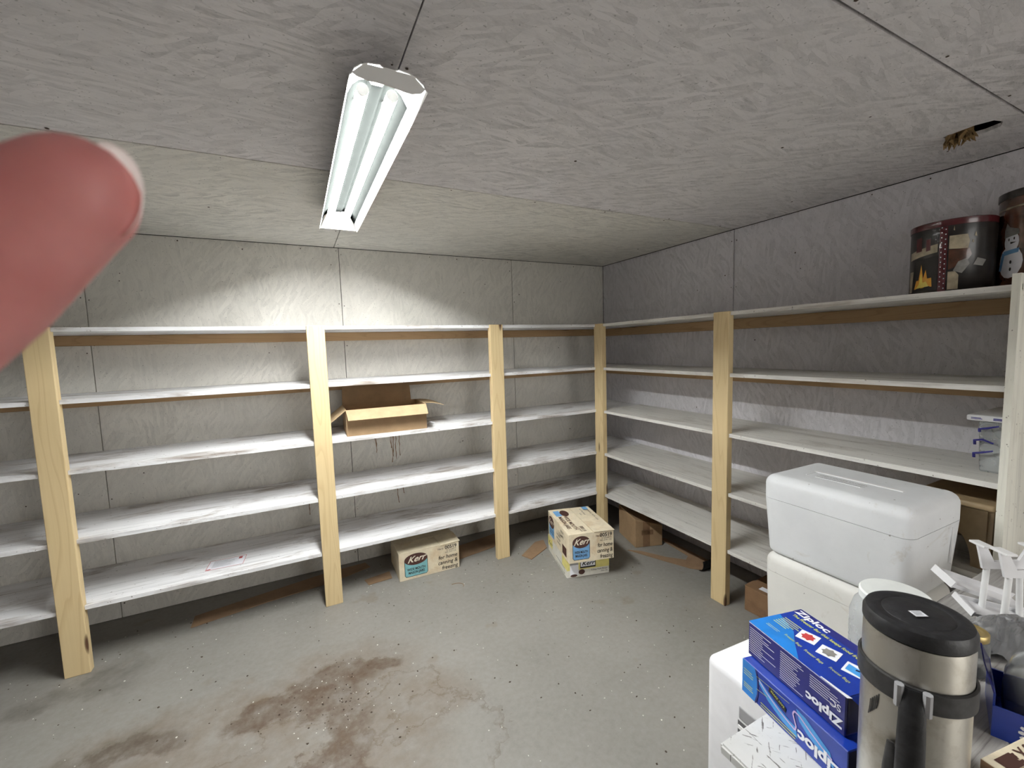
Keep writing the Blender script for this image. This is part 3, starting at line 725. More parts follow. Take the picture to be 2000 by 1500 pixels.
# curled board
cb = tag(empty('curled_board', (-.25, -.98, 0)), 'brown cardboard sheet with a rolled dark edge under the right shelves', 'cardboard')
bm = bmesh.new()
tri = [(-.195, .20), (-.11, .0), (-.03, -.175), (.02, -.228), (.10, -.215), (.145, -.17), (.150, .20), (.115, .235), (.085, -.06), (.03, -.09), (-.05, .0), (-.13, .14)]
obj('sheet', prism([(x, y, .0006) for x, y in tri], .004), 'strip', cb); bm.free()
bm = bmesh.new(); R = []
for i in range(9):
    a = -.2+i*.32; R.append((.018-.018*math.cos(a), .018+.0-.018*math.sin(a+1.57)))
rows = []
for (px, py) in ((-.005, -.215), (.06, -.225), (.125, -.20), (.15, -.15)):
    rows.append([bm.verts.new((px+.0*k, py-.035*math.sin(k*.35), .002+.045*(1-math.cos(k*.35)))) for k in range(7)])
for a, b in zip(rows, rows[1:]):
    for k in range(6): bm.faces.new((a[k], a[k+1], b[k+1], b[k]))
bmesh.ops.solidify(bm, geom=bm.faces[:], thickness=.004); obj('rolled_edge', bm, 'black2', cb, True)

# floor debris: flakes and dirt crumbs nobody would count
def debris(name, n, mat, zone, smin, smax, label):
    bm = bmesh.new()
    for i in range(n):
        x, y = zone(); s = random.uniform(smin, smax); a = random.random()*6.28
        e = [(math.cos(a+k*1.57+random.uniform(-.4, .4))*s*random.uniform(.5, 1.3), math.sin(a+k*1.57)*s*random.uniform(.5, 1.1)) for k in range(4)]
        lo = [bm.verts.new((x+p, y+q, .0004)) for p, q in e]; hi = [bm.verts.new((x+p*.8, y+q*.8, .0004+s*.5)) for p, q in e]
        bm.faces.new(hi)
        for k in range(4): bm.faces.new((lo[k], lo[(k+1) % 4], hi[(k+1) % 4], hi[k]))
    return tag(obj(name, bm, mat), label, 'debris', kind='stuff')
def z_all(): return (random.uniform(-3.6, -.5), random.uniform(-2.0, -.12))
def z_stain(): return (random.gauss(-2.32, .10), random.gauss(-1.14, .10))
def z_mix(): return z_stain() if random.random() < .16 else z_all()
debris('paint_flakes', 330, 'flake', z_mix, .001, .0042, 'pale paint flakes scattered over the concrete floor')
debris('dirt_crumbs', 420, 'chip', z_mix, .0012, .005, 'dark dirt crumbs scattered over the concrete floor')
bm = bmesh.new(); tube(bm, [(-1.62+.05*math.cos(a), -.62+.035*math.sin(a), .002) for a in [x*.3-.6 for x in range(9)]], .0016, 5)
tag(obj('wire_curl', bm, 'strip'), 'thin brown wire curl on the floor before the teal-badged carton', 'wire')

# ------------------------------------------------------------------ foam coolers
def cooler(name, loc, rz, sx, sy, sz, mat, label, lidh, r=.035):
    rt = tag(empty(name, loc, rz), label, 'cooler')
    def rbox(z0, z1, top, taper):
        bm = bmesh.new(); rings = []
        def ring(z, ins, rad):
            o = []; hx, hy = sx/2-ins, sy/2-ins
            for qx, qy, a0 in ((1, 1, 0), (-1, 1, 90), (-1, -1, 180), (1, -1, 270)):
                for k in range(7):
                    a = math.radians(a0+15*k); o.append(bm.verts.new((qx*(hx-rad)+rad*math.cos(a), qy*(hy-rad)+rad*math.sin(a), z)))
            return o
        if top:
            rings = [ring(z0, taper, r)]
            for k in range(7):
                a = math.radians(15*k); rings.append(ring(z1-r+r*math.sin(a), taper+r*(1-math.cos(a)), max(.004, r-r*(1-math.cos(a))*.9)))
        else:
            q = .018
            for k in range(5):
                a = math.radians(22.5*k); rings.append(ring(z0+q-q*math.cos(a), taper+q*(1-math.sin(a)), r))
            rings.append(ring(z1, 0, r))
        for p, q_ in zip(rings, rings[1:]):
            for k in range(28): bm.faces.new((p[k], p[(k+1) % 28], q_[(k+1) % 28], q_[k]))
        bm.faces.new(rings[0][::-1]); bm.faces.new(rings[-1])
        return bm
    obj('body', rbox(0, sz-lidh-.0015, False, .012), mat, rt, True)
    obj('lid', rbox(sz-lidh, sz, True, 0), mat, rt, True)
    return rt
c1 = cooler('foam_cooler', (-.6335, -2.163, 0), -.02, .325, .440, .5835, 'foam2', 'aged white foam cooler standing on the floor, under the other foam cooler', .07)
c2 = cooler('foam_cooler', (-.629, -2.163, .584), -.015, .345, .455, .305, 'foam', 'clean white foam cooler with moulded lid on top of the other foam cooler', .088)
ft = Face((-.1725, .2275, .305), (0, -1, 0), (1, 0, 0))
bm = bmesh.new(); bxx(bm, (.0, -.135, .3045), (.012, .135, .3085), .001, 1); obj('lid_rib', bm, 'white', c2)
bm = bmesh.new(); bxx(bm, (-.062, -.045, .3045), (-.056, .10, .307), .001, 1); bxx(bm, (-.06, .128, .3045), (.0, .133, .307), .001, 1); obj('lid_rib', bm, 'foam', c2)
text('KEEP COOLER CLOSED', ft, .125, .142, .016, 'grey', c2, sx=.9, h=.0006); text('THIS SIDE UP DO NOT CRUSH', ft, .125, .122, .0125, 'grey', c2, sx=.9, h=.0006)
bm = bmesh.new(); bxx(bm, (.095, -.2295, .08), (.1, -.2245, .2), .001, 1); obj('mould_line', bm, 'white', c2)

# ------------------------------------------------------------------ white appliance beyond the plank
ap = tag(empty('dehumidifier', (-1.345, -2.335, 0), -.06), 'white plastic floor appliance with side grille and hand grip, below the plank end', 'appliance')
bm = bxx(bmesh.new(), (-.135, -.13, .012), (.14, .10, .598), .022, 5); obj('housing', bm, 'wplastic', ap, True)
bm = bxx(bmesh.new(), (-.105, -.105, .590), (.12, .078, .601), .006, 2); obj('top_tray', bm, 'white', ap, True)
bm = bxx(bmesh.new(), (-.1372, -.085, .500), (-.130, .0, .532), .003, 2); obj('hand_grip', bm, 'grey', ap)
for k in range(9): box('grille_slat', (-.1385, -.12, .315+k*.02), (-.132, .0, .324+k*.02), 'white', ap)
box('grille_recess', (-.1362, -.122, .30), (-.134, .002, .494), 'dkgrey', ap)
for x in (-.1, .1):
    for y in (-.1, .07): box('foot', (x-.015, y-.015, 0), (x+.015, y+.015, .014), 'black2', ap)

# ------------------------------------------------------------------ plank with the clutter
PZ = .715
pk = tag(empty('plank_table', (-1.766, -2.49, 0)), 'low plank table with scratched white end board at lower right', 'table')
bm = prism([(.0, 0, PZ-.02), (.0, -.085, PZ-.02), (.015, -.46, PZ-.02), (.30, -.46, PZ-.02), (.30, 0, PZ-.02)], .02)
bmesh.ops.bevel(bm, geom=bm.edges[:], offset=.004, segments=2, affect='EDGES'); obj('white_board', bm, 'scratch', pk)
box('grey_board', (.302, -.23, PZ-.02), (1.33, 0, PZ), 'gwood', pk, bev=.002, seg=1); box('grey_board', (.302, -.46, PZ-.02), (1.33, -.232, PZ), 'gwood', pk, bev=.002, seg=1)
for x in (.36, 1.28):
    for y in (-.42, -.05): box('leg', (x-.02, y-.02, 0), (x+.02, y+.02, PZ-.0205), 'post', pk)

# blue bag cartons
def bagbox(name, loc, rz, label):
    return tag(empty(name, loc, rz), label, 'box')
# upper: 0.128 across (x) 0.195 long (-y) 0.068 high ; frame: origin = far-left base corner
ANG = math.atan2(-.028, .126)
ub = bagbox('bag_carton', (-1.609, -2.434, .7835), ANG, 'navy zipper-bag carton with three bag pictures on its top, upper of two')
bm = bxx(bmesh.new(), (0, -.192, 0), (.128, 0, .0665), .0012, 1); obj('body', bm, 'navy', ub)
tp = Face((0, 0, .0667), (0, -1, 0), (1, 0, 0))        # a runs towards the near end, b runs to the right
polys('top_print', tp, [rc(0, 0, .192, .128)], 'pblue', ub, .0004)
polys('top_tint', tp, [[(0, 0), (.11, 0), (.075, .03), (.05, .055), (.0, .075)]], 'azure', ub, .0007)
polys('top_edge_band', tp, [rc(.0, .108, .192, .128)], 'navy', ub, .0007)
text('Ziploc', tp, .004, .108, .021, 'pwhite', ub, bold=.0007, sx=1.25)
text('The Freezer Bag that keeps food fresh longer', tp, .010, .094, .0105, 'ylw', ub, bold=.0002, sx=.83)
lines(tp, .012, .055, .045, .078, 6, 'ylw', ub, .0017, .35); lines(tp, .016, .045, .024, .032, 2, 'ylw', ub, .0008, .2)
for a, b, mt, nm in ((.070, .066, 'red', 'berries_picture'), (.112, .064, 'greyp', 'meat_picture'), (.156, .066, 'cyan', 'pen_picture')):
    q = .0155; rot = .35
    def rp(u, v): return (a+u*math.cos(rot)-v*math.sin(rot), b+u*math.sin(rot)+v*math.cos(rot))
    polys('bag_picture', tp, [[rp(-q, -q), rp(q, -q), rp(q, q), rp(-q, q)]], 'pwhite', ub, .0009)
    if nm != 'pen_picture': polys(nm, tp, [[rp(.0125*(.95 if k % 2 else .7)*math.cos(k*.4488), .0125*(.95 if k % 2 else .7)*math.sin(k*.4488)) for k in range(14)]], mt, ub, .0012)
    else: polys(nm, tp, [[rp(-.012, -.008), rp(.010, -.012), rp(.006, .006), rp(-.012, .010)]], mt, ub, .0011); polys('pen_mark', tp, [[rp(.0, -.001), rp(.014, .002), rp(.014, .006), rp(.0, .003)]], 'navyd', ub, .0014)
    text('Freezer Bags', tp, a-.018, b-.036, .0085, 'ylw', ub, sx=.8)
lf = Face((0, 0, 0), (0, -1, 0), (0, 0, 1))             # left face: a runs towards the near end
lines(lf, .004, .066, .008, .060, 12, 'pwhite', ub, .0011, .55); lines(lf, .074, .122, .006, .060, 13, 'pwhite', ub, .0011, .45); lines(lf, .132, .185, .036, .060, 6, 'pwhite', ub, .001, .4)
text('Ziploc', lf, .188, .024, .021, 'pwhite', ub, rot=math.pi, bold=.0009, sx=1.15); text('SC', lf, .186, .046, .016, 'pwhite', ub, rot=math.pi)
# near end: flat dark patch painted as a shaded opening, with a drooping flap
polys('end_opening', Face((0, -.192, 0), (1, 0, 0), (0, 0, 1)), [rc(.004, .004, .124, .063)], 'navyd', ub, .0006)
bm = bmesh.new(); vs = [bm.verts.new(p) for p in ((.006, -.193, .0668), (.128, -.193, .0668), (.122, -.216, .058), (.012, -.214, .056))]; bm.faces.new(vs); bmesh.ops.solidify(bm, geom=bm.faces[:], thickness=.0012); obj('end_flap', bm, 'pblue', ub)
polys('torn_edge', Face((0, -.15, .067), (0, -1, 0), (1, 0, 0)), [[(0, -.001), (.045, -.002), (.048, .005), (.03, .003), (.0, .0015)]], 'pwhite', ub, .0014)
polys('end_label', Face((0, -.192, 0), (1, 0, 0), (0, 0, 1)), [rc(.035, .015, .065, .035)], 'greyp', ub, .0012)
# lower
lbx = bagbox('bag_carton', (-1.628, -2.436, PZ), ANG+.005, 'royal blue zipper-bag carton with pink swoosh, under the navy one')
bm = bxx(bmesh.new(), (0, -.205, 0), (.132, 0, .0675), .0012, 1); obj('body', bm, 'pblue', lbx)
f = Face((0, 0, 0), (0, -1, 0), (0, 0, 1))
polys('left_tint', f, [[(0, 0), (.030, 0), (.036, .02), (.036, .045), (.030, .067), (0, .067)]], 'azure', lbx, .0005)
polys('divider', f, [[(.031, 0), (.034, 0), (.039, .02), (.039, .045), (.034, .067), (.031, .067), (.036, .045), (.036, .02)]], 'navy', lbx, .0008)
lines(f, .004, .028, .038, .052, 3, 'ylw', lbx, .0012, .2); lines(f, .004, .028, .012, .024, 3, 'ylw', lbx, .0012, .2)
polys('zipper_picture', f, [[(.04, .055), (.07, .040), (.10, .030), (.118, .028), (.122, .010), (.09, .016), (.06, .028), (.04, .045)], [(.118, .062), (.135, .060), (.16, .048), (.178, .040), (.186, .018), (.165, .024), (.140, .034), (.124, .044)]], 'cyan', lbx, .0006)
sw = [(.04, .052), (.06, .040), (.085, .030), (.108, .024), (.117, .022), (.119, .030), (.112, .048), (.115, .055), (.125, .054), (.145, .044), (.165, .036), (.182, .031)]
pl = []
for (a, b), (c, d) in zip(sw, sw[1:]):
    n_ = Vector((-(d-b), c-a)).normalized()*.0013; pl.append([(a-n_.x, b-n_.y), (c-n_.x, d-n_.y), (c+n_.x, d+n_.y), (a+n_.x, b+n_.y)])
polys('swoosh', f, pl, 'pink', lbx, .0010)
polys('name_plate', f, [[(.062, .048), (.098, .036), (.098, .046), (.064, .058)]], 'ink', lbx, .0010)
text('EASY ZIPPER', f, .096, .0465, .006, 'ylw', lbx, rot=math.pi-.3, sx=.9, h=.0013)
polys('guide_line', f, [[(.035, .055), (.105, .060), (.105, .0608), (.035, .0558)], [(.035, .030), (.06, .034), (.06, .0348), (.035, .0308)]], 'ylw', lbx, .0011)
lines(f, .045, .122, .004, .014, 2, 'ylw', lbx, .0016, .1)
text('Ziploc', f, .200, .0285, .027, 'pwhite', lbx, rot=math.pi, bold=.0011, sx=1.12)
polys('end_face', Face((0, -.205, 0), (1, 0, 0), (0, 0, 1)), [rc(.001, .001, .131, .066)], 'navyd', lbx, .0005)

# steel vacuum flask
TX, TY, TR = -1.665, -2.704, .0560; TT = 1.04
fl = tag(empty('vacuum_flask', (TX, TY, PZ)), 'big steel vacuum flask with black lid and strap band, nearest thing on the plank', 'flask')
hz = TT-PZ
obj('steel_body', lathe([(TR-.006, 0), (TR-.001, .006), (TR-.001, hz-.03), (TR-.002, hz-.022)], 56), 'steel', fl, True)
obj('lid', lathe([(TR-.003, hz-.0218), (TR, hz-.019), (TR, hz-.008), (TR-.003, hz-.002), (TR-.008, hz-.0005), (TR-.018, hz-.0005), (TR-.0195, hz-.0016), (TR-.021, hz-.0005), (.002, hz)], 56), 'black', fl, True)
obj('strap_band', lathe([(TR, hz-.098), (TR+.003, hz-.097), (TR+.003, hz-.071), (TR, hz-.070)], 56, cap0=False, cap1=False), 'black2', fl, True)
va = math.atan2(CAM.y-TY, CAM.x-TX)     # direction towards the viewer
ha = va+.0
def rad(a, r, z): return Vector((r*math.cos(a), r*math.sin(a), z))
bm = bmesh.new()
for da in (-.21, .21):
    tube(bm, [rad(ha+da, TR+.006, hz-.070), rad(ha+da, TR+.006, hz-.098)], .005, 8)
obj('band_clip', bm, 'grey', fl)
bm = bmesh.new(); tube(bm, [rad(ha, TR+.002, hz-.072), rad(ha, TR+.008, hz-.095), rad(ha, TR+.013, hz-.13), rad(ha, TR+.014, hz-.18), rad(ha, TR+.012, hz-.24), rad(ha, TR+.002, hz-.28)], [.010, .0125, .0135, .014, .014, .013], 10, flat=.5, upv=rad(ha, 1, 0)); obj('handle', bm, 'black', fl, True)
bm = bmesh.new(); tube(bm, [rad(ha-.32, TR+.003, hz-.155), rad(ha-.28, TR+.006, hz-.19), rad(ha-.25, TR+.006, hz-.25)], [.004, .009, .013], 8, flat=.4, upv=rad(ha-.3, 1, 0)); obj('handle_guard', bm, 'black2', fl, True)
fs = Face((0, 0, hz), Vector((.86, -.5, 0)), Vector((.5, .86, 0)))
polys('sticker', fs, [rc(-.012, -.012, .004, .001)], 'greyp', fl, .0012); polys('sticker_paper', fs, [rc(-.0114, -.0114, .0034, .0004)], 'pwhite', fl, .0015)
lines(fs, -.010, .002, -.010, -.001, 4, 'grey', fl, .001, .4, h=.0018)
# script lettering engraved on the steel
bm = bmesh.new()
for k in range(5):
    a = ha-.62-.05*k; tube(bm, [rad(a, TR-.0003, hz-.105-.004*k), rad(a-.02, TR-.0003, hz-.12-.004*k), rad(a-.05, TR-.0003, hz-.128-.004*k)], .0006, 4)
obj('engraving', bm, 'dkgrey', fl)

# hazy jar behind the cartons
JX, JY = -1.385, -2.575
jr = tag(empty('storage_jar', (JX, JY, PZ)), 'hazy clear jar with flat white lid between bag cartons and coolers', 'jar')
obj('jar_body', lathe([(.058, 0), (.066, .008), (.068, .03), (.068, .145), (.062, .168), (.050, .182), (.050, .192), (.048, .192), (.048, .181), (.060, .166), (.066, .144), (.066, .03), (.056, .006)], 44, cap1=True), 'milky', jr, True)
obj('lid', lathe([(.052, .182), (.0545, .184), (.0545, .197), (.052, .200), (.003, .2005)], 44), 'jarblue', jr, True)
ja = math.atan2(CAM.y-JY, CAM.x-JX)-.45
bm = bmesh.new(); vs = [bm.verts.new(rad(ja+a, .0692, z)) for a, z in ((-.09, .105), (.08, .095), (.10, .125), (-.06, .135))]; bm.faces.new(vs); obj('price_sticker', bm, 'orange', jr)

# gold-lidded jar
gj = tag(empty('canning_jar', (-1.185, -2.622, PZ)), 'small glass canning jar with dull gold lid behind the flask', 'jar')
gj.scale = (.74, .74, .74)
obj('jar_body', lathe([(.034, 0), (.040, .006), (.040, .085), (.034, .100), (.034, .112), (.032, .112), (.032, .099), (.038, .084), (.038, .006)], 36), 'glass', gj, True)
obj('lid', lathe([(.0365, .100), (.0375, .102), (.0375, .117), (.036, .119), (.031, .119), (.029, .1175), (.022, .1175), (.020, .119), (.003, .1185)], 36), 'gold', gj, True)

# blue open carton with a glass jug standing in it
K = Vector((-1.352, -2.700, PZ)); e1 = Vector((.32, -.947, 0)).normalized(); an = math.atan2(e1.y, e1.x)
bc = tag(empty('blue_carton', K, an), 'open royal blue carton with white daisy print at far right of the plank', 'box')
Lc, Wc = .135, .122       # local x = e1, local y = e2 (to the far side)
for nm, lo_, hi_ in (('side', (0, 0, 0), (Lc, .003, .055)), ('side', (0, Wc-.003, 0), (Lc, Wc, .055)), ('side', (Lc-.003, .003, 0), (Lc, Wc-.003, .055)), ('side', (0, .003, 0), (.003, Wc-.003, .075)), ('bottom', (.003, .003, 0), (Lc-.003, Wc-.003, .003))):
    box(nm, lo_, hi_, 'pblue', bc)
obj('flap', prism([(0, .004, .075), (0, .118, .075), (-.012, .10, .108), (-.010, .05, .100)], .002, (1, 0, 0)), 'navy', bc)
fd = Face((0, 0, 0), (1, 0, 0), (0, 0, 1))
pet = []
for k in range(14):
    a = 2*math.pi*k/14; c0 = (.052, .026)
    def pp(r, da): return (c0[0]+r*math.cos(a+da), c0[1]+r*math.sin(a+da))
    pet.append([pp(.008, -.10), pp(.019, -.17), pp(.0225, -.08), pp(.0225, .08), pp(.019, .17), pp(.008, .10)])
polys('daisy_print', fd, pet, 'pwhite', bc, .0008)
jc = K+e1*.070+Vector((-e1.y, e1.x, 0))*.061
jg = tag(empty('glass_jug', (jc.x, jc.y, PZ+.0032)), 'round clear glass jug standing in the blue carton', 'jug')
obj('jug_body', lathe([(.040, 0), (.050, .006), (.0555, .025), (.0560, .06), (.054, .09), (.046, .115), (.032, .132), (.024, .140), (.023, .156), (.027, .159), (.027, .169), (.024, .169), (.021, .157), (.022, .139), (.030, .130), (.044, .113), (.052, .089), (.054, .06), (.0535, .025), (.048, .008)], 48), 'glass', jg, True)

# flat printed box in the corner of the frame
cdx = tag(empty('printed_carton', (-1.510, -2.7305, PZ), -.165), 'flat tan printed carton at the bottom right corner of the frame', 'box')
box('body', (0, -.10, 0), (.135, 0, .064), 'kerr', cdx, bev=.001, seg=1)
box('dark_edge', (-.0012, -.10, .0005), (.0, 0, .0625), 'card_d', cdx)
ft = Face((0, 0, .064), (1, 0, 0), (0, 1, 0))
text('24S X', ft, .108, -.008, .021, 'brownp', cdx, rot=math.pi, bold=.0006); lines(ft, .012, .055, -.027, -.008, 9, 'brownp', cdx, .0022, .3); lines(ft, .02, .15, -.06, -.04, 2, 'brownp', cdx, .003, .3)

# white plastic channel pieces and a clear bag, heaped at the back of the plank
def dep(px, py, t): return CAM+(FWD+RIGHT*((px-1000)/FPX)+UP*((750-py)/FPX))*t
def channel(p0, p1, wd, ht, up, label, mat='wplastic'):
    """open U-channel from p0 to p1"""
    p0, p1 = Vector(p0), Vector(p1); d = (p1-p0).normalized(); u = Vector(up); u = (u-d*u.dot(d)).normalized(); s = d.cross(u); ln = (p1-p0).length
    e = empty('plastic_channel', p0); t = .003
    bm = bmesh.new()
    for a, b, c, d2 in ((-wd/2, wd/2, 0, t),):
        pass
    pr = [(-wd/2, ht), (-wd/2, 0), (wd/2, 0), (wd/2, ht*.6), (wd/2-t, ht*.6), (wd/2-t, t), (-wd/2+t, t), (-wd/2+t, ht)]
    A = [bm.verts.new(s*x+u*y) for x, y in pr]; B = [bm.verts.new(s*x+u*y+d*ln) for x, y in pr]
    bm.faces.new(A); bm.faces.new(B[::-1])
    for k in range(8): bm.faces.new((A[k], A[(k+1) % 8], B[(k+1) % 8], B[k]))
    obj('channel', bm, mat, e)
    bm = bmesh.new()
    q = [s*(-wd/2-.004)-d*.003, s*(wd/2+.004)-d*.003, s*(wd/2+.004)+u*ht*1.15-d*.003, s*(-wd/2-.004)+u*ht*1.15-d*.003]
    a = [bm.verts.new(v) for v in q]; b = [bm.verts.new(v+d*.004) for v in q]
    bm.faces.new(a); bm.faces.new(b[::-1])
    for k in range(4): bm.faces.new((a[k], b[k], b[(k+1) % 4], a[(k+1) % 4]))
    obj('end_lip', bm, mat, e)
    return tag(e, label, 'plastic part', 'white plastic parts heaped on the plank')
channel((-.985, -2.512, .800), (-.80, -2.60, .7195), .05, .016, (-.35, -.1, 1), 'upper white plastic channel with a raised end lip, left of the brackets')
channel((-1.015, -2.560, .765), (-.86, -2.66, .7195), .05, .012, (-.35, -.1, 1), 'lower white plastic channel lying under the other channel')
def bracket(c, rz, tilt, label):
    """U-notched plastic bracket with a flat white top lip on a round peg"""
    e = empty('plastic_bracket', c, rot=(tilt, 0, rz))
    pts = [(-.045, 0), (.045, 0), (.062, .052), (.046, .052), (.030, .022), (-.022, .018), (-.040, .056), (-.058, .056)]
    bm = prism([(x, 0, z) for x, z in pts], .006, (0, 1, 0)); obj('plate', bm, 'wplastic', e)
    for x0, x1, z in ((-.060, -.038, .056), (.044, .064, .052)): box('top_lip', (x0, -.016, z), (x1, .022, z+.005), 'white', e, bev=.001, seg=1)
    return tag(e, label, 'plastic part', 'white plastic parts heaped on the plank')
def stand(e, h):
    bm = bmesh.new(); tube(bm, [(.035, .003, 0), (.042, .003, -h)], .006, 10); obj('peg', bm, 'white', e, True)
    bm = bmesh.new(); tube(bm, [(-.035, .003, 0), (-.042, .003, -h)], .006, 10); obj('peg', bm, 'white', e, True)
PR = math.atan2(RIGHT.y, RIGHT.x)
for (px, py, t), lab in (((1962, 1112, .995), 'leftmost white plastic bracket, standing on pegs before the cream panel'), ((2008, 1130, .94), 'white plastic bracket at the right edge of the frame, behind the jug')):
    p = dep(px, py, t); e = bracket(p, PR-.1, 0, lab); stand(e, p.z-PZ-.001)
# crumpled clear bag
bm = bmesh.new(); nx, ny = 22, 12; vv = []
ca, cb_ = Vector((-1.10, -2.575)), Vector((-.93, -2.715))
rnd = [[random.random() for _ in range(ny)] for _ in range(nx)]
for i in range(nx):
    row = []
    for j in range(ny):
        k = i/(nx-1); l = j/(ny-1)-.5
        c = ca.lerp(cb_, k); n2 = Vector((.63, .77))
        h = .004+.058*math.sin(math.pi*min(1, max(0, k)))*(1-(2*l)**2)+.014*rnd[i][j]+.006*math.sin(7*k+9*l)
        row.append(bm.verts.new((c.x+n2.x*l*.13, c.y+n2.y*l*.13*.8, PZ+.002+max(0, h))))
    vv.append(row)
for i in range(nx-1):
    for j in range(ny-1): bm.faces.new((vv[i][j], vv[i+1][j], vv[i+1][j+1], vv[i][j+1]))
bmesh.ops.solidify(bm, geom=bm.faces[:], thickness=.0006)
tag(obj('plastic_bag', bm, 'bag'), 'crumpled clear plastic bag lying before the white plastic channels', 'bag')

# ------------------------------------------------------------------ things on the right shelves
# step stool on the fourth shelf
st = tag(empty('step_stool', (-.225, -2.335, Z[3])), 'tan plastic step stool on the shelf behind the foam coolers', 'stool')
box('top', (-.15, -.105, .200), (.15, .105, .222), 'tan', st, bev=.008, seg=3, smooth=True)
for y0, y1 in ((-.10, -.088), (.088, .10)):
    bm = bmesh.new(); out = [(-.15, 0), (-.105, 0)]+[(-.105+.0+.105*(1-math.cos(a)), .14*math.sin(a)) for a in [k*math.pi/16 for k in range(1, 16)]]+[(.105, 0), (.15, 0), (.135, .2), (-.135, .2)]
    obj('side', prism([(x, y0, z) for x, z in out], y1-y0, (0, 1, 0)), 'tan', st)
for x0, x1 in ((-.148, -.136), (.136, .148)):
    bm = bmesh.new(); out = [(-.088, 0), (-.055, 0)]+[(-.055*math.cos(a), .12*math.sin(a)) for a in [k*math.pi/16 for k in range(1, 16)]]+[(.055, 0), (.088, 0), (.088, .2), (-.088, .2)]
    obj('leg', prism([(x0, y, z) for y, z in out], x1-x0, (1, 0, 0)), 'tan', st)
# lidded tub on the third shelf
tb = tag(empty('storage_tub', (-.165, -2.408, Z[2])), 'clear plastic tub with white lid and blue clips on the shelf beside the cream panel', 'tub')
bm = bmesh.new(); rows = []
for z, s in ((0, .88), (.006, .90), (.175, 1.0)):
    hx, hy = .135*s, .044*s; rows.append([bm.verts.new((x*hx, y*hy, z)) for x, y in ((-1, -.85), (-.88, -1), (.88, -1), (1, -.85), (1, .85), (.88, 1), (-.88, 1), (-1, .85))])
for a, b in zip(rows, rows[1:]):
    for k in range(8): bm.faces.new((a[k], a[(k+1) % 8], b[(k+1) % 8], b[k]))
bm.faces.new(rows[0][::-1]); bmesh.ops.solidify(bm, geom=bm.faces[:], thickness=-.002); obj('tub_body', bm, 'milky', tb)
box('lid', (-.145, -.046, .1765), (.145, .068, .197), 'wplastic', tb, bev=.005, seg=2)
fr = Face((-.1455, .068, .1765), (0, -1, 0), (0, 0, 1)); lines(fr, .012, .04, .006, .013, 2, 'purp', tb, .002, .2); lines(fr, .065, .105, .006, .014, 2, 'purp', tb, .003, .2)
for y, zs in ((.034, (.165, .15, .14)), (.044, (.105, .11, .095)), (.044, (.08, .065, .05))):
    bm = bmesh.new(); tube(bm, [(-.146, y-.045, zs[0]), (-.15, y-.02, zs[1]+.006), (-.146, y, zs[1]), (-.143, y+.0, zs[2])], [.004, .006, .006, .004], 8, flat=.6); obj('clip', bm, 'purp', tb, True)

# tins on the top right shelf
def curved(name, R, plist, mat, parent, h=.0008, sub=6):
    """print bent round a tin of radius R: points are (angle, height)"""
    bm = bmesh.new()
    for pl in plist:
        P = []
        for (a, z), (b, w_) in zip(pl, pl[1:]+pl[:1]):
            for k in range(sub): P.append((a+(b-a)*k/sub, z+(w_-z)*k/sub))
        ca_ = sum(p[0] for p in P)/len(P); cz_ = sum(p[1] for p in P)/len(P)
        rings = []
        for s in (1, .75, .5, .25): rings.append([bm.verts.new(rad(ca_+(a-ca_)*s, R+h, cz_+(z-cz_)*s)) for a, z in P])
        c = bm.verts.new(rad(ca_, R+h, cz_)); n = len(P)
        for r0, r1 in zip(rings, rings[1:]):
            for k in range(n): bm.faces.new((r0[k], r0[(k+1) % n], r1[(k+1) % n], r1[k]))
        for k in range(n): bm.faces.new((rings[-1][k], rings[-1][(k+1) % n], c))
    return obj(name, bm, mat, parent, True)
t1x, t1y, t1r, t1h = -.255, -2.260, .108, .245
tn = tag(empty('picture_tin', (t1x, t1y, Z[0])), 'round tin with fireside armchair picture and maroon lid on the top shelf', 'tin')
obj('tin_body', lathe([(t1r-.002, 0), (t1r, .003), (t1r, t1h-.022)], 64), 'tindark', tn, True)
obj('lid', lathe([(t1r+.002, t1h-.022), (t1r+.0025, t1h-.02), (t1r+.0025, t1h-.002), (t1r, t1h), (t1r-.006, t1h-.002), (.003, t1h-.002)], 64), 'tintop', tn, True)
v1 = math.atan2(CAM.y-t1y, CAM.x-t1x)     # angle facing the viewer; larger angle = picture right
def A(u): return v1+u
curved('ribbon_print', t1r, [[(A(-.28), .002), (A(-.10), .002), (A(-.10), t1h-.024), (A(-.28), t1h-.024)]], 'tintop', tn, .0009)
bm = bmesh.new()
dots = []
for k in range(13):
    for u in (-.235, -.145): dots.append([(A(u+.016*math.cos(q*1.05)), .014+k*.0165+(.007 if u < -.2 else 0)+.0022*math.sin(q*1.05)) for q in range(6)])
bm.free(); curved('ribbon_dots', t1r, dots, 'pwhite', tn, .0016, 1)
curved('mantel_print', t1r, [[(A(-1.25), .125), (A(-.32), .14), (A(-.32), .168), (A(-1.25), .152)], [(A(-1.25), .01), (A(-1.1), .01), (A(-1.05), .085), (A(-1.25), .085)]], 'beige', tn)
curved('stocking_print', t1r, [[(A(-.95), .15), (A(-.75), .152), (A(-.75), .20), (A(-.95), .198)], [(A(-.62), .148), (A(-.5), .15), (A(-.5), .19), (A(-.62), .188)]], 'tintop', tn, .0014)
curved('hearth_print', t1r, [[(A(-1.02), .012), (A(-.3), .012), (A(-.3), .128), (A(-1.02), .118)]], 'ink', tn, .0009)
curved('flame_print', t1r, [[(A(-.98), .02), (A(-.42), .024), (A(-.44), .055), (A(-.52), .035), (A(-.6), .085), (A(-.66), .05), (A(-.74), .105), (A(-.82), .045), (A(-.9), .05)]], 'flame', tn, .0014, 2)
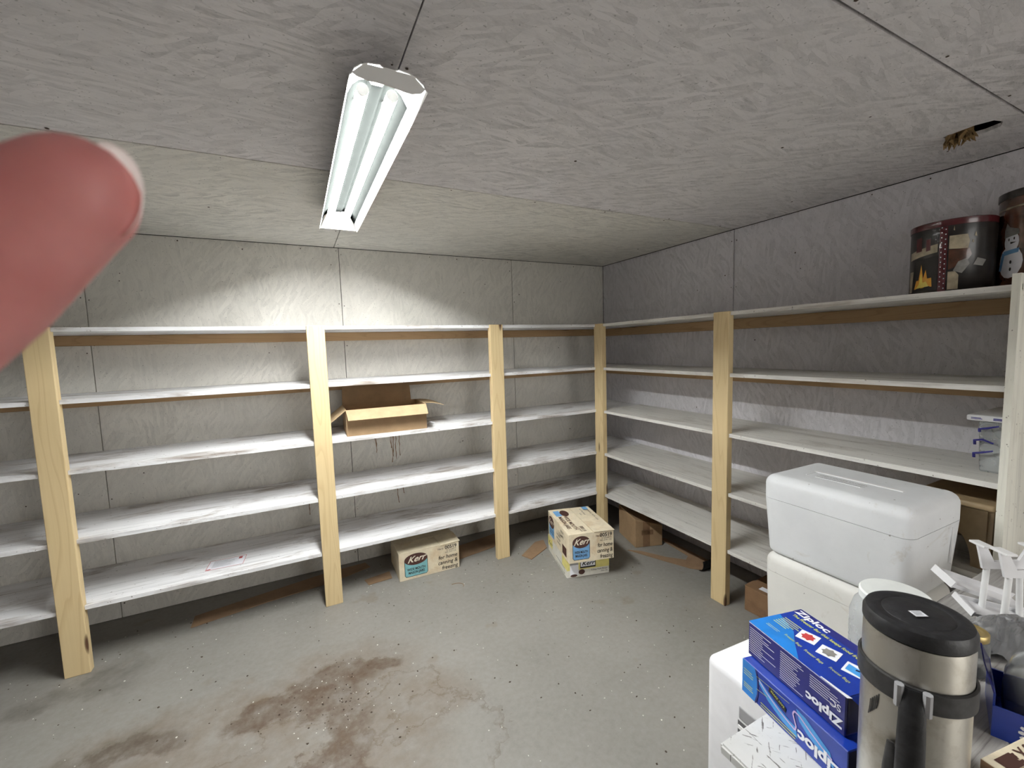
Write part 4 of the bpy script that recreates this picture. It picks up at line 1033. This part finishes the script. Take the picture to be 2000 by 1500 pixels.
curved('flame_core_print', t1r, [[(A(-.90), .022), (A(-.50), .026), (A(-.58), .045), (A(-.66), .035), (A(-.73), .075), (A(-.8), .035)]], 'flame2', tn, .0019, 2)
curved('armchair_print', t1r, [[(A(-.06), .145), (A(.36), .140), (A(.40), .165), (A(.34), .188), (A(-.06), .188)]], 'beige', tn)
curved('footstool_print', t1r, [[(A(-.06), .008), (A(.18), .008), (A(.18), .055), (A(.1), .068), (A(-.06), .068)]], 'beige', tn)
curved('cushion_print', t1r, [[(A(-.06), .075), (A(.3), .09), (A(.46), .12), (A(.4), .142), (A(-.06), .142)]], 'tinbrown', tn, .0009)
curved('blanket_print', t1r, [[(A(.05), .07), (A(.25), .06), (A(.42), .09), (A(.34), .108), (A(.16), .100)], [(A(.5), .085), (A(.75), .08), (A(.85), .10), (A(.6), .108)]], 'greyp', tn, .0014)
curved('star_print', t1r, [[(A(.02), .206), (A(.05), .204), (A(.035), .22)], [(A(.5), .18), (A(.56), .178), (A(.53), .195)], [(A(.45), .16), (A(.5), .158), (A(.47), .17)]], 'beige', tn, .0014, 1)
t2x, t2y, t2r, t2h = -.165, -2.455, .105, .315
t2 = tag(empty('picture_tin', (t2x, t2y, Z[0])), 'tall brown tin with a snowman picture at the right edge of the top shelf', 'tin')
obj('tin_body', lathe([(t2r-.002, 0), (t2r, .003), (t2r, t2h-.024)], 64), 'tinbrown', t2, True)
obj('lid', lathe([(t2r+.002, t2h-.024), (t2r+.0025, t2h-.022), (t2r+.0025, t2h-.002), (t2r, t2h), (.003, t2h-.001)], 64), 'tindark', t2, True)
v2 = math.atan2(CAM.y-t2y, CAM.x-t2x)
def B_(u, z): return (v2+u, z)
def cell(cu_, cz_, ru, rz_, n=16): return [B_(cu_+ru*math.cos(6.2832*k/n), cz_+rz_*math.sin(6.2832*k/n)) for k in range(n)]
SU = -.72
curved('snowman_print', t2r, [cell(SU, .150, .20, .034), cell(SU-.02, .085, .33, .052)], 'pwhite', t2, .0010, 1)
curved('hat_print', t2r, [[B_(SU-.2, .165), B_(SU+.2, .172), B_(SU+.18, .188), B_(SU-.05, .198), B_(SU-.14, .212), B_(SU-.2, .19)]], 'greyp', t2, .0018, 2)
curved('scarf_print', t2r, [[B_(SU-.22, .122), B_(SU+.22, .128), B_(SU+.2, .114), B_(SU-.2, .108)], [B_(SU-.36, .06), B_(SU-.26, .06), B_(SU-.16, .115), B_(SU-.26, .118)]], 'sky', t2, .0018, 2)
curved('face_print', t2r, [cell(SU-.06, .158, .018, .005, 8), cell(SU+.08, .160, .018, .005, 8), cell(SU+.02, .085, .03, .006, 8), cell(SU+.02, .062, .03, .006, 8), [B_(SU-.02, .15), B_(SU+.14, .148), B_(SU-.01, .143)]], 'ink', t2, .0018, 1)
curved('door_frame_print', t2r, [[B_(-.42, .17), B_(-.38, .17), B_(-.38, .262), B_(-.42, .262)], [B_(-.25, .17), B_(.3, .17), B_(.3, .262), B_(-.25, .262)], [B_(-1.3, .255), B_(.3, .262), B_(.3, .268), B_(-1.3, .262)]], 'beige', t2, .0009, 4)
curved('door_panel_print', t2r, [[B_(-.2, .175), B_(.25, .175), B_(.25, .257), B_(-.2, .257)]], 'tinbrown', t2, .0014, 4)

# ------------------------------------------------------------------ the photographer's hand, its fingertip in view at left
hd = tag(empty('person', CAM), 'pink fingertip with a pale nail edge reaching in from the left edge, very close', 'person')
def cs(px, py, t): return dep(px, py, t)-CAM
bm = bmesh.new()
def limb(pts, rs, flat=.82, seg=16):
    P = [Vector(p) for p in pts]
    # round end cap at the first point
    d0 = (P[0]-P[1]).normalized(); r0 = rs[0]
    caps = [(P[0]+d0*r0*math.sin(a), r0*max(.06, math.cos(a))) for a in (1.45, 1.2, .9, .6, .3)]
    tube(bm, [c[0] for c in caps]+P, [c[1] for c in caps]+list(rs), seg, True, flat, FWD)
px = .072/FPX
limb([cs(135, 385, .072), cs(35, 448, .071), cs(-70, 520, .070), cs(-220, 630, .068), cs(-400, 790, .062)], [.0104, .0124, .0142, .0150, .0155])
base = cs(-400, 790, .062)
wr_ = base+(-RIGHT*.055-UP*.055-FWD*.05)
limb([base+FWD*.0, base-RIGHT*.02-UP*.012-FWD*.012, base-RIGHT*.045-UP*.035-FWD*.03, wr_, wr_-UP*.07-RIGHT*.03-FWD*.05, wr_-UP*.20-RIGHT*.09-FWD*.16], [.016, .025, .036, .030, .029, .034], .7, 18)
for k in range(3):
    b0 = base-RIGHT*.035-UP*(.01+.021*k)-FWD*.02
    tipd = [b0, b0-RIGHT*.004+FWD*.026-UP*.004, b0+RIGHT*.004+FWD*.040-UP*.010, b0+RIGHT*.014+FWD*.030-UP*.014]
    limb(tipd[::-1], [.0078, .0088, .0096, .0115], .95, 12)
tb0 = base-RIGHT*.03+UP*.0-FWD*.03
limb([tb0+UP*.02+RIGHT*.035-FWD*.055, tb0+UP*.014+RIGHT*.015-FWD*.045, tb0+UP*.002-RIGHT*.008-FWD*.02], [.0100, .0110, .0135], .9, 12)
ho = obj('hand', bm, 'skin', hd, True)
rm = ho.modifiers.new('remesh', 'REMESH'); rm.mode = 'VOXEL'; rm.voxel_size = .0016; rm.use_smooth_shade = True
sm = ho.modifiers.new('smooth', 'SMOOTH'); sm.factor = .5; sm.iterations = 6
# nail: bowl-shaped shell behind the tip, its free edge showing past the skin on the right
bm = bmesh.new(); rows = []
for i in range(15):
    th = math.radians(62-i*7.5); k = math.sin(math.pi*i/14); row = []
    for j in range(6):
        q = j/5; R_ = (123+25*k**.7)*(1-.75*q*q); row.append(bm.verts.new(cs(135+R_*math.cos(th), 385-R_*math.sin(th), .0728+.0085*math.sin(q*1.5))))
    rows.append(row)
for a, b in zip(rows, rows[1:]):
    for k in range(5): bm.faces.new((a[k], a[k+1], b[k+1], b[k]))
bmesh.ops.solidify(bm, geom=bm.faces[:], thickness=-.0006)
obj('nail', bm, 'nail', hd, True)

# ------------------------------------------------------------------ prints and fittings hang on the part they sit on
def under(child, par):
    child.parent = par          # both share the thing's frame, so nothing moves
PRINTS = ('print', 'lettering', 'badge', 'picture', 'band', 'label', 'swoosh', 'guide_line', 'divider', 'tint', 'name_plate', 'end_face', 'end_opening', 'torn_edge', 'pen_mark', 'dots', 'tape', 'sticker', 'dark_edge')
for root in [o for o in COL.objects if o.parent is None and o.type == 'EMPTY' and 'category' in o]:
    kids = list(root.children); nm = lambda o: o.name.split('.')[0]
    body = next((k for k in kids if nm(k) in ('body', 'tin_body', 'jar_body')), None)
    lid = next((k for k in kids if nm(k) == 'lid'), None)
    for k in kids:
        n = nm(k)
        if n in ('lid_rib',) and lid: under(k, lid)
        elif root.name.startswith('foam_cooler') and n == 'lettering': under(k, lid)
        elif root.name.startswith('vacuum_flask'):
            if n.startswith('sticker') or n == 'fine_print': under(k, lid)
            elif n == 'band_clip': under(k, next(q for q in kids if nm(q) == 'strap_band'))
            elif n == 'handle_guard': under(k, next(q for q in kids if nm(q) == 'handle'))
            elif n == 'engraving': under(k, next(q for q in kids if nm(q) == 'steel_body'))
        elif root.name.startswith('storage_tub') and n == 'fine_print': under(k, lid)
        elif n == 'tube_cap': under(k, min((q for q in kids if nm(q) == 'tube'), key=lambda q: abs(q.data.vertices[0].co.x-k.data.vertices[0].co.x)))
        elif n == 'grille_slat': under(k, next(q for q in kids if nm(q) == 'grille_recess'))
        elif body is not None and k is not body and n != 'strap_band' and any(p in n for p in PRINTS): under(k, body)
